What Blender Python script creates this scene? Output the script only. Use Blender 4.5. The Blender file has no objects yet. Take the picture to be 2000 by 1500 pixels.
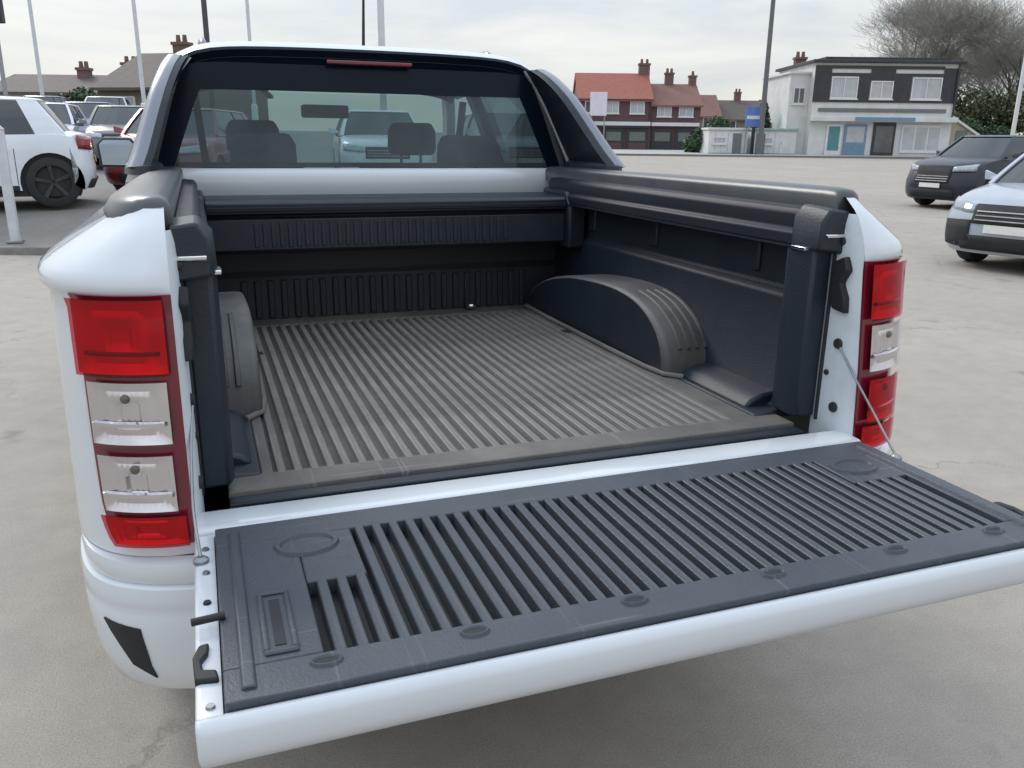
import bpy, math, random
from mathutils import Vector, Matrix

random.seed(7)
SC = bpy.context.scene
COL = SC.collection
R = math.radians

# ------------------------------------------------------------------ camera
CAM = Vector((-0.6447, -1.3928, 1.489))
YAW, PIT, ROL, FPX = -0.3551, 0.2858, 0.0118, 1628.87
fw = Vector((-math.sin(YAW) * math.cos(PIT), math.cos(YAW) * math.cos(PIT), -math.sin(PIT)))
rv = Vector((math.cos(YAW), math.sin(YAW), 0))
uv_ = rv.cross(fw)
r2 = rv * math.cos(ROL) + uv_ * math.sin(ROL)
u2 = -rv * math.sin(ROL) + uv_ * math.cos(ROL)
cd = bpy.data.cameras.new('camera')
cd.sensor_width = 36.0
cd.lens = FPX * 36.0 / 2000.0
cd.clip_start = 0.05
cd.clip_end = 3000
cam = bpy.data.objects.new('camera', cd)
COL.objects.link(cam)
M3 = Matrix((r2, u2, -fw)).transposed()
cam.matrix_world = Matrix.Translation(CAM) @ M3.to_4x4()
SC.camera = cam

# ------------------------------------------------------------------ world: overcast sky
SUN_AZ, SUN_EL = R(-22), R(38)          # azimuth from +y towards +x
w = bpy.data.worlds.new('World')
SC.world = w
w.use_nodes = True
nt = w.node_tree
N, L = nt.nodes, nt.links
bg = N['Background']
bg.inputs['Strength'].default_value = 0.1
sky = N.new('ShaderNodeTexSky')
sky.sky_type = 'NISHITA'
sky.sun_disc = False
sky.sun_elevation = SUN_EL
sky.sun_rotation = SUN_AZ
tc = N.new('ShaderNodeTexCoord')
sep = N.new('ShaderNodeSeparateXYZ')
L.new(tc.outputs['Generated'], sep.inputs[0])
ramp = N.new('ShaderNodeValToRGB')       # brightness of a cloud deck, horizon to zenith
ramp.color_ramp.elements[0].position = 0.0
ramp.color_ramp.elements[0].color = (0.325, 0.324, 0.313, 1)
ramp.color_ramp.elements[1].position = 1.0
ramp.color_ramp.elements[1].color = (0.65, 0.74, 0.86, 1)
L.new(sep.outputs['Z'], ramp.inputs[0])
mp = N.new('ShaderNodeMapping')
mp.inputs['Scale'].default_value = (1.6, 1.6, 9.0)
L.new(tc.outputs['Generated'], mp.inputs[0])
no = N.new('ShaderNodeTexNoise')
no.inputs['Scale'].default_value = 2.2
no.inputs['Detail'].default_value = 7
no.inputs['Roughness'].default_value = 0.55
no.inputs['Distortion'].default_value = 0.4
L.new(mp.outputs[0], no.inputs['Vector'])
cr = N.new('ShaderNodeValToRGB')
cr.color_ramp.elements[0].position = 0.36
cr.color_ramp.elements[0].color = (0.80, 0.83, 0.87, 1)
cr.color_ramp.elements[1].position = 0.66
cr.color_ramp.elements[1].color = (1.06, 1.04, 0.99, 1)
L.new(no.outputs['Fac'], cr.inputs[0])
mul = N.new('ShaderNodeMix'); mul.data_type = 'RGBA'; mul.blend_type = 'MULTIPLY'
mul.inputs['Factor'].default_value = 1.0
L.new(ramp.outputs[0], mul.inputs['A']); L.new(cr.outputs[0], mul.inputs['B'])
sc_ = N.new('ShaderNodeVectorMath'); sc_.operation = 'SCALE'
sc_.inputs['Scale'].default_value = 20.0
L.new(mul.outputs['Result'], sc_.inputs[0])
mix = N.new('ShaderNodeMix'); mix.data_type = 'RGBA'
mix.inputs['Factor'].default_value = 0.90
L.new(sky.outputs[0], mix.inputs['A']); L.new(sc_.outputs[0], mix.inputs['B'])
L.new(mix.outputs['Result'], bg.inputs['Color'])

sd = bpy.data.lights.new('sun', 'SUN')
sd.energy = 1.4
sd.angle = R(20)
sd.color = (1.0, 0.95, 0.88)
sun = bpy.data.objects.new('sun', sd)
COL.objects.link(sun)
sdir = Vector((math.sin(SUN_AZ) * math.cos(SUN_EL), math.cos(SUN_AZ) * math.cos(SUN_EL), math.sin(SUN_EL)))
sun.rotation_euler = sdir.to_track_quat('Z', 'Y').to_euler()
sun.location = sdir * 30

vs = SC.view_settings
vs.view_transform = 'Standard'
vs.look = 'None'
vs.exposure = 0.3
vs.gamma = 1.0
vs.use_curve_mapping = False

# ------------------------------------------------------------------ materials
MATS = {}
def mat(name, col, rough=0.5, metal=0.0, col2=None, nscale=8.0, detail=6.0, lo=0.35, hi=0.65, bump=0.0, bscale=None,
        coat=0.0, spec=0.5, stretch=None, rough2=None, scratch=None):
    if name in MATS:
        return MATS[name]
    m = bpy.data.materials.new(name)
    m.use_nodes = True
    n, l = m.node_tree.nodes, m.node_tree.links
    b = n['Principled BSDF']
    b.inputs['Base Color'].default_value = (*col, 1)
    b.inputs['Roughness'].default_value = rough
    b.inputs['Metallic'].default_value = metal
    b.inputs['Coat Weight'].default_value = coat
    b.inputs['Coat Roughness'].default_value = 0.06
    b.inputs['Specular IOR Level'].default_value = spec
    t = n.new('ShaderNodeTexCoord')
    src = t.outputs['Object']
    if stretch:
        g = n.new('ShaderNodeMapping'); g.inputs['Scale'].default_value = stretch
        l.new(src, g.inputs[0]); src = g.outputs[0]
    if col2 is not None:
        x = n.new('ShaderNodeTexNoise'); x.inputs['Scale'].default_value = nscale; x.inputs['Detail'].default_value = detail
        x.inputs['Roughness'].default_value = 0.6
        l.new(src, x.inputs['Vector'])
        c = n.new('ShaderNodeValToRGB')
        c.color_ramp.elements[0].position = lo; c.color_ramp.elements[0].color = (*col, 1)
        c.color_ramp.elements[1].position = hi; c.color_ramp.elements[1].color = (*col2, 1)
        l.new(x.outputs['Fac'], c.inputs[0]); l.new(c.outputs[0], b.inputs['Base Color'])
        if rough2 is not None:
            k = n.new('ShaderNodeMapRange')
            k.inputs['From Min'].default_value = lo; k.inputs['From Max'].default_value = hi
            k.inputs['To Min'].default_value = rough; k.inputs['To Max'].default_value = rough2
            l.new(x.outputs['Fac'], k.inputs['Value']); l.new(k.outputs[0], b.inputs['Roughness'])
    if scratch:
        cur = b.inputs['Base Color'].links[0].from_socket
        for rot, sc in ((0.5, (90, 2.2, 20)), (-0.35, (70, 1.6, 20)), (1.3, (3, 80, 20))):
            g2 = n.new('ShaderNodeMapping'); g2.inputs['Scale'].default_value = sc; g2.inputs['Rotation'].default_value = (0, 0, rot)
            l.new(t.outputs['Object'], g2.inputs[0])
            z_ = n.new('ShaderNodeTexNoise'); z_.inputs['Scale'].default_value = 1.0; z_.inputs['Detail'].default_value = 2
            l.new(g2.outputs[0], z_.inputs['Vector'])
            q_ = n.new('ShaderNodeMapRange'); q_.inputs['From Min'].default_value = 0.66; q_.inputs['From Max'].default_value = 0.76; q_.inputs['To Max'].default_value = 0.55
            l.new(z_.outputs['Fac'], q_.inputs['Value'])
            k_ = n.new('ShaderNodeMix'); k_.data_type = 'RGBA'; k_.inputs['B'].default_value = (*scratch, 1)
            l.new(q_.outputs[0], k_.inputs['Factor']); l.new(cur, k_.inputs['A']); cur = k_.outputs['Result']
        l.new(cur, b.inputs['Base Color'])
    if bump:
        y = n.new('ShaderNodeTexNoise'); y.inputs['Scale'].default_value = bscale or nscale * 4; y.inputs['Detail'].default_value = 4
        l.new(src, y.inputs['Vector'])
        u = n.new('ShaderNodeBump'); u.inputs['Strength'].default_value = bump; u.inputs['Distance'].default_value = 0.01
        l.new(y.outputs['Fac'], u.inputs['Height']); l.new(u.outputs[0], b.inputs['Normal'])
    MATS[name] = m
    return m

def glass(name, tint, ior=1.45, gloss=1.0, rough=0.0, dust=0.0):
    if name in MATS:
        return MATS[name]
    m = bpy.data.materials.new(name)
    m.use_nodes = True
    n, l = m.node_tree.nodes, m.node_tree.links
    n.remove(n['Principled BSDF'])
    out = n['Material Output']
    tr = n.new('ShaderNodeBsdfTransparent'); tr.inputs[0].default_value = (*tint, 1)
    gl = n.new('ShaderNodeBsdfGlossy'); gl.inputs['Roughness'].default_value = rough
    gl.inputs['Color'].default_value = (gloss * 0.78, gloss * 0.9, gloss, 1)
    lw = n.new('ShaderNodeLayerWeight'); lw.inputs['Blend'].default_value = 0.5
    pw = n.new('ShaderNodeMath'); pw.operation = 'POWER'; pw.inputs[1].default_value = 5.0
    fr = n.new('ShaderNodeMapRange'); fr.inputs['To Min'].default_value = ((ior - 1) / (ior + 1)) ** 2 * 0.8
    l.new(lw.outputs['Facing'], pw.inputs[0]); l.new(pw.outputs[0], fr.inputs['Value'])
    mx = n.new('ShaderNodeMixShader')
    l.new(fr.outputs[0], mx.inputs[0]); l.new(tr.outputs[0], mx.inputs[1]); l.new(gl.outputs[0], mx.inputs[2])
    last = mx.outputs[0]
    if dust:
        df = n.new('ShaderNodeBsdfDiffuse'); df.inputs['Color'].default_value = (0.40, 0.46, 0.47, 1)
        tx = n.new('ShaderNodeTexCoord'); nz_ = n.new('ShaderNodeTexNoise'); nz_.inputs['Scale'].default_value = 4.0; nz_.inputs['Detail'].default_value = 5
        l.new(tx.outputs['Object'], nz_.inputs['Vector'])
        dm_ = n.new('ShaderNodeMapRange'); dm_.inputs['From Min'].default_value = 0.3; dm_.inputs['From Max'].default_value = 0.75
        dm_.inputs['To Min'].default_value = dust * 0.5; dm_.inputs['To Max'].default_value = dust * 1.5
        l.new(nz_.outputs['Fac'], dm_.inputs['Value'])
        m2 = n.new('ShaderNodeMixShader'); l.new(dm_.outputs[0], m2.inputs[0]); l.new(last, m2.inputs[1]); l.new(df.outputs[0], m2.inputs[2]); last = m2.outputs[0]
    l.new(last, out.inputs['Surface'])
    MATS[name] = m
    return m

def brick_mat(name, c1, c2, mortar, scale=1.0):
    m = bpy.data.materials.new(name); m.use_nodes = True
    n, l = m.node_tree.nodes, m.node_tree.links
    b = n['Principled BSDF']; b.inputs['Roughness'].default_value = 0.85
    t = n.new('ShaderNodeTexCoord'); g = n.new('ShaderNodeMapping')
    g.inputs['Rotation'].default_value = (R(90), 0, 0)
    l.new(t.outputs['Object'], g.inputs[0])
    k = n.new('ShaderNodeTexBrick')
    k.inputs['Color1'].default_value = (*c1, 1); k.inputs['Color2'].default_value = (*c2, 1); k.inputs['Mortar'].default_value = (*mortar, 1)
    k.inputs['Scale'].default_value = 4.4 * scale; k.inputs['Mortar Size'].default_value = 0.012
    l.new(g.outputs[0], k.inputs['Vector']); l.new(k.outputs['Color'], b.inputs['Base Color'])
    MATS[name] = m
    return m

WHITE = mat('white_paint', (0.605, 0.632, 0.662), 0.18, coat=0.6, col2=(0.57, 0.597, 0.627), nscale=3, lo=0.3, hi=0.75)
WHITEI = mat('white_paint_inner', (0.60, 0.645, 0.68), 0.38, col2=(0.47, 0.51, 0.54), nscale=9, lo=0.5, hi=0.8)
PLAST = mat('black_plastic', (0.006, 0.0115, 0.021), 0.42, col2=(0.011, 0.018, 0.029), nscale=14, bump=0.12, bscale=260)
RAILP = mat('rail_plastic', (0.004, 0.0085, 0.017), 0.52, col2=(0.007, 0.012, 0.021), nscale=12, bump=0.08, bscale=320, spec=0.35)
CAPG = mat('rail_cap_grey', (0.050, 0.056, 0.064), 0.32, col2=(0.066, 0.073, 0.080), nscale=10, bump=0.05, bscale=300)
LINER = mat('bedliner_plastic', (0.006, 0.0125, 0.022), 0.50, col2=(0.011, 0.019, 0.030), nscale=6, bump=0.14, bscale=220)
LDUST = mat('bedliner_dusty', (0.075, 0.075, 0.075), 0.62, col2=(0.155, 0.145, 0.130), nscale=5, lo=0.3, hi=0.72, bump=0.15, bscale=180, scratch=(0.24, 0.22, 0.20))
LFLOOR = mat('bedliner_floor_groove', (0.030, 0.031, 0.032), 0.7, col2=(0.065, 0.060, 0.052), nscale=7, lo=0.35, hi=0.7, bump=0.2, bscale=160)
LRIB = mat('bedliner_rib_scuffed', (0.105, 0.105, 0.107), 0.55, col2=(0.215, 0.200, 0.180), nscale=4.5, lo=0.28, hi=0.72, bump=0.15, bscale=180, scratch=(0.30, 0.28, 0.25))
LARCH = mat('bedliner_arch_scuffed', (0.048, 0.053, 0.056), 0.55, col2=(0.120, 0.119, 0.115), nscale=5, lo=0.35, hi=0.72, bump=0.15, bscale=200)
GATEL = mat('tailgate_liner', (0.036, 0.045, 0.060), 0.46, col2=(0.057, 0.065, 0.078), nscale=4, lo=0.3, hi=0.7, bump=0.14, bscale=240, scratch=(0.12, 0.125, 0.13))
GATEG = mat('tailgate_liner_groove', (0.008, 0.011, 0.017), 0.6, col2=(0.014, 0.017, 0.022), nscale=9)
DARK = mat('dark_void', (0.006, 0.008, 0.011), 0.6, col2=(0.010, 0.012, 0.015), nscale=12)
RUBBER = mat('rubber', (0.014, 0.016, 0.019), 0.75, col2=(0.024, 0.025, 0.027), nscale=20, bump=0.2, bscale=90)
GREYM = mat('titanium_grey', (0.17, 0.18, 0.215), 0.28, 0.30, col2=(0.14, 0.15, 0.18), nscale=5, coat=0.3)
CHROME = mat('bright_metal', (0.72, 0.74, 0.76), 0.18, 1.0, col2=(0.60, 0.62, 0.64), nscale=10)
STEEL = mat('steel', (0.32, 0.33, 0.34), 0.38, 0.8, col2=(0.22, 0.23, 0.24), nscale=12)
LAMPH = mat('lamp_housing_maroon', (0.12, 0.004, 0.014), 0.16, coat=0.6, col2=(0.15, 0.006, 0.018), nscale=9)
LREDB = mat('lamp_red_reflector', (0.72, 0.07, 0.10), 0.14, 0.75, col2=(0.55, 0.05, 0.07), nscale=6)
LCLRB = mat('lamp_clear_reflector', (0.76, 0.75, 0.77), 0.12, 0.85, col2=(0.62, 0.61, 0.63), nscale=6)
GRED = glass('lamp_red_cover', (0.84, 0.13, 0.18), 1.45, 0.9, 0.04)
GCLR = glass('lamp_clear_cover', (0.95, 0.92, 0.91), 1.5, 1.0, 0.02)
AMBER = mat('bulb_socket', (0.11, 0.085, 0.07), 0.25, col2=(0.15, 0.11, 0.08), nscale=30)
GREAR = glass('rear_window_tint', (0.30, 0.40, 0.41), 1.45, 0.95, 0.0, 0.13)
GSIDE = glass('side_window_tint', (0.22, 0.27, 0.28), 1.45, 0.95)
GFRONT = glass('windscreen_glass', (0.74, 0.84, 0.82), 1.45, 0.95)
FABRIC = mat('seat_fabric', (0.075, 0.088, 0.092), 0.9, col2=(0.10, 0.115, 0.12), nscale=30, bump=0.3, bscale=200)
TRIM = mat('interior_trim', (0.030, 0.036, 0.042), 0.7, col2=(0.045, 0.050, 0.056), nscale=12)
HEADL = mat('headliner_cloth', (0.035, 0.040, 0.047), 0.95, col2=(0.045, 0.050, 0.056), nscale=20)

# ------------------------------------------------------------------ mesh builder
def cr_spline(pts, n):
    """Catmull-Rom through pts, n samples per span"""
    out = []
    P = [Vector(p) for p in pts]
    for i in range(len(P) - 1):
        a = P[max(i - 1, 0)]; b = P[i]; c = P[i + 1]; d = P[min(i + 2, len(P) - 1)]
        for k in range(n):
            t = k / n
            out.append(0.5 * ((2 * b) + (c - a) * t + (2 * a - 5 * b + 4 * c - d) * t * t + (3 * b - a - 3 * c + d) * t ** 3))
    out.append(P[-1])
    return out

class MB:
    def __init__(self):
        self.v = []; self.f = []
    def add(self, vs, fs):
        o = len(self.v)
        self.v += [tuple(p) for p in vs]
        self.f += [tuple(i + o for i in f) for f in fs]
        return self
    def box(self, x0, x1, y0, y1, z0, z1):
        if x0 > x1: x0, x1 = x1, x0
        vs = [(x0, y0, z0), (x1, y0, z0), (x1, y1, z0), (x0, y1, z0), (x0, y0, z1), (x1, y0, z1), (x1, y1, z1), (x0, y1, z1)]
        return self.add(vs, [(0, 3, 2, 1), (4, 5, 6, 7), (0, 1, 5, 4), (1, 2, 6, 5), (2, 3, 7, 6), (3, 0, 4, 7)])
    def loft(self, rings, closed=True, cap=True):
        n = len(rings[0]); vs = [p for r in rings for p in r]; fs = []
        for i in range(len(rings) - 1):
            for j in range(n if closed else n - 1):
                k = (j + 1) % n
                fs.append((i * n + j, i * n + k, (i + 1) * n + k, (i + 1) * n + j))
        if cap and closed:
            fs.append(tuple(reversed(range(n)))); fs.append(tuple(range((len(rings) - 1) * n, len(rings) * n)))
        return self.add(vs, fs)
    def prism_x(self, poly, x0, x1):      # poly in (y,z)
        return self.loft([[(x0, y, z) for y, z in poly], [(x1, y, z) for y, z in poly]])
    def prism_y(self, poly, y0, y1):      # poly in (x,z)
        return self.loft([[(x, y0, z) for x, z in poly], [(x, y1, z) for x, z in poly]])
    def prism_z(self, poly, z0, z1):
        return self.loft([[(x, y, z0) for x, y in poly], [(x, y, z1) for x, y in poly]])
    def tube(self, path, r, n=8, cap=True):
        P = [Vector(p) for p in path]
        rr = r if isinstance(r, (list, tuple)) else [r] * len(P)
        rings = []
        prev = None
        for i, p in enumerate(P):
            t = (P[min(i + 1, len(P) - 1)] - P[max(i - 1, 0)]).normalized()
            ref = prev if prev is not None else (Vector((0, 0, 1)) if abs(t.z) < 0.9 else Vector((1, 0, 0)))
            a = t.cross(ref).normalized(); b = a.cross(t).normalized(); prev = b
            rings.append([p + (a * math.cos(2 * math.pi * k / n) + b * math.sin(2 * math.pi * k / n)) * rr[i] for k in range(n)])
        return self.loft(rings, True, cap)
    def grid(self, rows):                 # rows: list of equal lists of points
        return self.loft(rows, closed=False, cap=False)
    def sphere(self, c, rx, ry, rz, n=10, m=6):
        rings = []
        for i in range(1, m):
            a = math.pi * i / m
            rings.append([(c[0] + rx * math.sin(a) * math.cos(2 * math.pi * j / n), c[1] + ry * math.sin(a) * math.sin(2 * math.pi * j / n), c[2] - rz * math.cos(a)) for j in range(n)])
        return self.loft(rings)
    def lathe_x(self, prof, c, n=28):     # prof (r, x) about an axis along x
        rings = []
        for r_, x in prof:
            rings.append([(c[0] + x, c[1] + r_ * math.cos(2 * math.pi * j / n), c[2] + r_ * math.sin(2 * math.pi * j / n)) for j in range(n)])
        return self.loft(rings, True, False)
    def mirror_x(self):
        self.v = [(-x, y, z) for x, y, z in self.v]
        self.f = [tuple(reversed(f)) for f in self.f]
        return self
    def build(self, name, m, parent=None, smooth=None, bevel=0.0, seg=2, solid=0.0, subsurf=0):
        me = bpy.data.meshes.new(name)
        me.from_pydata(self.v, [], self.f)
        me.update()
        me.materials.append(m)
        if smooth is not None or bevel:
            me.shade_smooth()
            me.set_sharp_from_angle(angle=R(smooth if smooth else 40))
        o = bpy.data.objects.new(name, me)
        COL.objects.link(o)
        if parent: o.parent = parent
        if solid:
            s = o.modifiers.new('solid', 'SOLIDIFY'); s.thickness = solid; s.offset = -1
        if subsurf:
            s = o.modifiers.new('sub', 'SUBSURF'); s.levels = subsurf; s.render_levels = subsurf
        if bevel:
            b = o.modifiers.new('bevel', 'BEVEL'); b.width = bevel; b.segments = seg; b.limit_method = 'ANGLE'; b.angle_limit = R(35)
            b.harden_normals = False
        return o

def copy_part(o, parent, loc=(0, 0, 0)):
    c = o.copy(); COL.objects.link(c); c.parent = parent; c.location = loc
    return c

def thing(name, label, cat, loc=(0, 0, 0), rotz=0.0, group=None):
    o = bpy.data.objects.new(name, None)
    COL.objects.link(o)
    o.empty_display_size = 0.2
    o.location = loc; o.rotation_euler = (0, 0, rotz)
    o['label'] = label; o['category'] = cat
    if group: o['group'] = group
    return o

def structure(o, label):
    o['kind'] = 'structure'; o['label'] = label
    return o

# street frame: u to the right of the view, v away along the yard
RU = Vector((math.cos(YAW), math.sin(YAW), 0)); AV = Vector((-math.sin(YAW), math.cos(YAW), 0))
CB = Vector((CAM.x, CAM.y, 0))
def F(u, v, z=0.0):
    p = CB + RU * u + AV * v
    return Vector((p.x, p.y, z))
def sstep(a, b, x):
    t = min(1, max(0, (x - a) / (b - a))); return t * t * (3 - 2 * t)
def gz(u, v):
    return 0.66 * sstep(6, 62, v)
def fz(u, v):                              # raised forecourt on the left
    return 0.10 + 0.30 * sstep(10.6, 13.4, v) + 0.022 * max(0, v - 13) + 0.030 * max(0, min(v, 34) - 20)

# ------------------------------------------------------------------ ground
def asphalt(name, c1, c2, c3, cracks=True):
    m = bpy.data.materials.new(name); m.use_nodes = True
    n, l = m.node_tree.nodes, m.node_tree.links
    b = n['Principled BSDF']; b.inputs['Roughness'].default_value = 0.85
    b.inputs['Specular IOR Level'].default_value = 0.3
    t = n.new('ShaderNodeTexCoord'); src = t.outputs['Object']
    big = n.new('ShaderNodeTexNoise'); big.inputs['Scale'].default_value = 0.45; big.inputs['Detail'].default_value = 5; big.inputs['Roughness'].default_value = 0.6
    fin = n.new('ShaderNodeTexNoise'); fin.inputs['Scale'].default_value = 170; fin.inputs['Detail'].default_value = 2.5; fin.inputs['Roughness'].default_value = 0.75
    mid = n.new('ShaderNodeTexNoise'); mid.inputs['Scale'].default_value = 5.0; mid.inputs['Detail'].default_value = 8; mid.inputs['Roughness'].default_value = 0.7
    for x in (big, fin, mid): l.new(src, x.inputs['Vector'])
    r1 = n.new('ShaderNodeValToRGB')
    r1.color_ramp.elements[0].position = 0.35; r1.color_ramp.elements[0].color = (*c1, 1)
    r1.color_ramp.elements[1].position = 0.68; r1.color_ramp.elements[1].color = (*c2, 1)
    l.new(big.outputs['Fac'], r1.inputs[0])
    r2_ = n.new('ShaderNodeValToRGB')
    r2_.color_ramp.elements[0].position = 0.30; r2_.color_ramp.elements[0].color = (0.88, 0.88, 0.885, 1)
    r2_.color_ramp.elements[1].position = 0.62; r2_.color_ramp.elements[1].color = (1.03, 1.03, 1.025, 1)
    l.new(mid.outputs['Fac'], r2_.inputs[0])
    r3 = n.new('ShaderNodeValToRGB')
    r3.color_ramp.elements[0].position = 0.25; r3.color_ramp.elements[0].color = (0.64, 0.64, 0.645, 1)
    r3.color_ramp.elements[1].position = 0.75; r3.color_ramp.elements[1].color = (1.26, 1.255, 1.24, 1)
    l.new(fin.outputs['Fac'], r3.inputs[0])
    m1 = n.new('ShaderNodeMix'); m1.data_type = 'RGBA'; m1.blend_type = 'MULTIPLY'; m1.inputs['Factor'].default_value = 1
    m2 = n.new('ShaderNodeMix'); m2.data_type = 'RGBA'; m2.blend_type = 'MULTIPLY'; m2.inputs['Factor'].default_value = 0.8
    l.new(r1.outputs[0], m1.inputs['A']); l.new(r2_.outputs[0], m1.inputs['B'])
    l.new(m1.outputs['Result'], m2.inputs['A']); l.new(r3.outputs[0], m2.inputs['B'])
    last = m2.outputs['Result']
    if cracks:
        # tar cracks and oil spots
        dis = n.new('ShaderNodeVectorMath'); dis.operation = 'ADD'
        l.new(src, dis.inputs[0]); 
        sca = n.new('ShaderNodeVectorMath'); sca.operation = 'SCALE'; sca.inputs['Scale'].default_value = 0.5
        l.new(mid.outputs['Color'], sca.inputs[0]); l.new(sca.outputs[0], dis.inputs[1])
        vo = n.new('ShaderNodeTexVoronoi'); vo.feature = 'DISTANCE_TO_EDGE'; vo.inputs['Scale'].default_value = 0.42
        l.new(dis.outputs[0], vo.inputs['Vector'])
        cr_ = n.new('ShaderNodeValToRGB')
        cr_.color_ramp.elements[0].position = 0.0; cr_.color_ramp.elements[0].color = (1, 1, 1, 1)
        cr_.color_ramp.elements[1].position = 0.007; cr_.color_ramp.elements[1].color = (0, 0, 0, 1)
        l.new(vo.outputs['Distance'], cr_.inputs[0])
        msk = n.new('ShaderNodeMath'); msk.operation = 'MULTIPLY'
        mr = n.new('ShaderNodeMapRange'); mr.inputs['From Min'].default_value = 0.47; mr.inputs['From Max'].default_value = 0.56
        l.new(big.outputs['Fac'], mr.inputs['Value']); l.new(mr.outputs[0], msk.inputs[0]); l.new(cr_.outputs[0], msk.inputs[1])
        m3 = n.new('ShaderNodeMix'); m3.data_type = 'RGBA'; m3.inputs['B'].default_value = (*c3, 1)
        sc2 = n.new('ShaderNodeMath'); sc2.operation = 'MULTIPLY'; sc2.inputs[1].default_value = 0.40
        l.new(msk.outputs[0], sc2.inputs[0]); l.new(sc2.outputs[0], m3.inputs['Factor']); l.new(last, m3.inputs['A'])
        sp = n.new('ShaderNodeTexNoise'); sp.inputs['Scale'].default_value = 2.6; sp.inputs['Detail'].default_value = 3
        l.new(src, sp.inputs['Vector'])
        sr = n.new('ShaderNodeMapRange'); sr.inputs['From Min'].default_value = 0.66; sr.inputs['From Max'].default_value = 0.78; sr.inputs['To Max'].default_value = 0.5
        l.new(sp.outputs['Fac'], sr.inputs['Value'])
        m4 = n.new('ShaderNodeMix'); m4.data_type = 'RGBA'; m4.inputs['B'].default_value = (*c3, 1)
        l.new(sr.outputs[0], m4.inputs['Factor']); l.new(m3.outputs['Result'], m4.inputs['A'])
        last = m4.outputs['Result']
    l.new(last, b.inputs['Base Color'])
    bu = n.new('ShaderNodeBump'); bu.inputs['Strength'].default_value = 0.45; bu.inputs['Distance'].default_value = 0.006
    l.new(fin.outputs['Fac'], bu.inputs['Height']); l.new(bu.outputs[0], b.inputs['Normal'])
    return m

ASPH = asphalt('yard_asphalt', (0.335, 0.300, 0.262), (0.378, 0.340, 0.298), (0.07, 0.067, 0.063))
FORE = asphalt('forecourt_asphalt', (0.19, 0.178, 0.168), (0.235, 0.22, 0.205), (0.07, 0.065, 0.06))
PAVE = asphalt('pavement_concrete', (0.36, 0.35, 0.33), (0.42, 0.41, 0.385), (0.12, 0.115, 0.11), False)

def sheet(name, us, vs_, zf, m, lab):
    mb = MB()
    mb.grid([[F(u, v, zf(u, v)) for u in us] for v in vs_])
    o = mb.build(name, m, None, smooth=60)
    return structure(o, lab)
us = [-900, -400, -200, -120, -80, -50, -36, -26, -18, -13, -9, -6, -4, -2, 0, 2, 4, 6, 9, 13, 18, 26, 36, 50, 80, 120, 200, 400, 900]
vv = [-300, -120, -50, -20, -8, -3, 0, 2, 4, 6, 8, 10, 12, 15, 18, 22, 26, 30, 36, 42, 48, 54, 60, 66, 75, 90, 120, 180, 300, 600, 1200]
sheet('ground', us, vv, gz, ASPH, 'worn grey beige asphalt of the sales yard')
KV = 10.55
fo_v = [KV + 0.12, 10.9, 11.3, 11.8, 12.3, 12.8, 13.3, 14, 16, 20, 26, 34, 46, 60]
sheet('forecourt', [-60, -40, -28, -20, -14, -10, -7, -4, -1, 1.2], fo_v, fz, FORE, 'raised darker tarmac forecourt under the parked cars')
# skirt so that the forecourt is a solid step
KERBM = mat('kerb_concrete', (0.15, 0.145, 0.14), 0.9, col2=(0.21, 0.2, 0.19), nscale=6, bump=0.3, bscale=60)
kerb = MB().prism_x([(0, 0), (0.12, 0), (0.12, -0.25), (0, -0.25)], -60, 1.2).build('kerb', KERBM)
kerb.location = F(0, KV, gz(0, KV) + 0.018); kerb.rotation_euler = (0, 0, YAW)
structure(kerb, 'low concrete kerb at the front of the forecourt')
stone = MB().prism_x([(-0.012, -0.2), (-0.012, 0.055), (0.0, 0.075), (0.125, 0.078), (0.125, -0.2)], 0, 0.895)
st0 = None
for i in range(17):
    if st0 is None:
        st0 = stone.build('kerb_stone', KERBM, kerb, bevel=0.008)
        o = st0
    else:
        o = copy_part(st0, kerb)
    o.location = (-14 + 0.905 * i, random.uniform(-0.004, 0.004), random.uniform(-0.004, 0.004))
side = MB().box(1.2, 1.33, KV + 0.12, 60, -0.4, 0.16).build('forecourt_edge', KERBM)
side.location = F(0, 0, 0); side.rotation_euler = (0, 0, YAW)
structure(side, 'concrete edge strip along the end of the forecourt')
pv = [52.2, 54, 56, 60, 64, 70, 78]
sheet('pavement', [2, 6, 10, 14, 18, 24, 30, 40, 60], pv, lambda u, v: gz(u, v) + 0.11, PAVE, 'pale pavement in front of the far buildings')
pk = MB().box(2, 60, 51.95, 52.2, 0.2, gz(0, 52.2) + 0.112).build('pavement_kerb', KERBM)
pk.location = F(0, 0, 0); pk.rotation_euler = (0, 0, YAW)
structure(pk, 'pale kerb edge of the far pavement')

# ------------------------------------------------------------------ the pickup truck
truck = thing('pickup_truck', 'white pickup truck with its tailgate lowered and a black ribbed bed liner', 'pickup truck')

def lerp_tab(tab, x):
    if x <= tab[0][0]: return tab[0][1]
    for (a, b), (c, d) in zip(tab, tab[1:]):
        if x <= c: return b + (d - b) * (x - a) / (c - a)
    return tab[-1][1]

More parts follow.
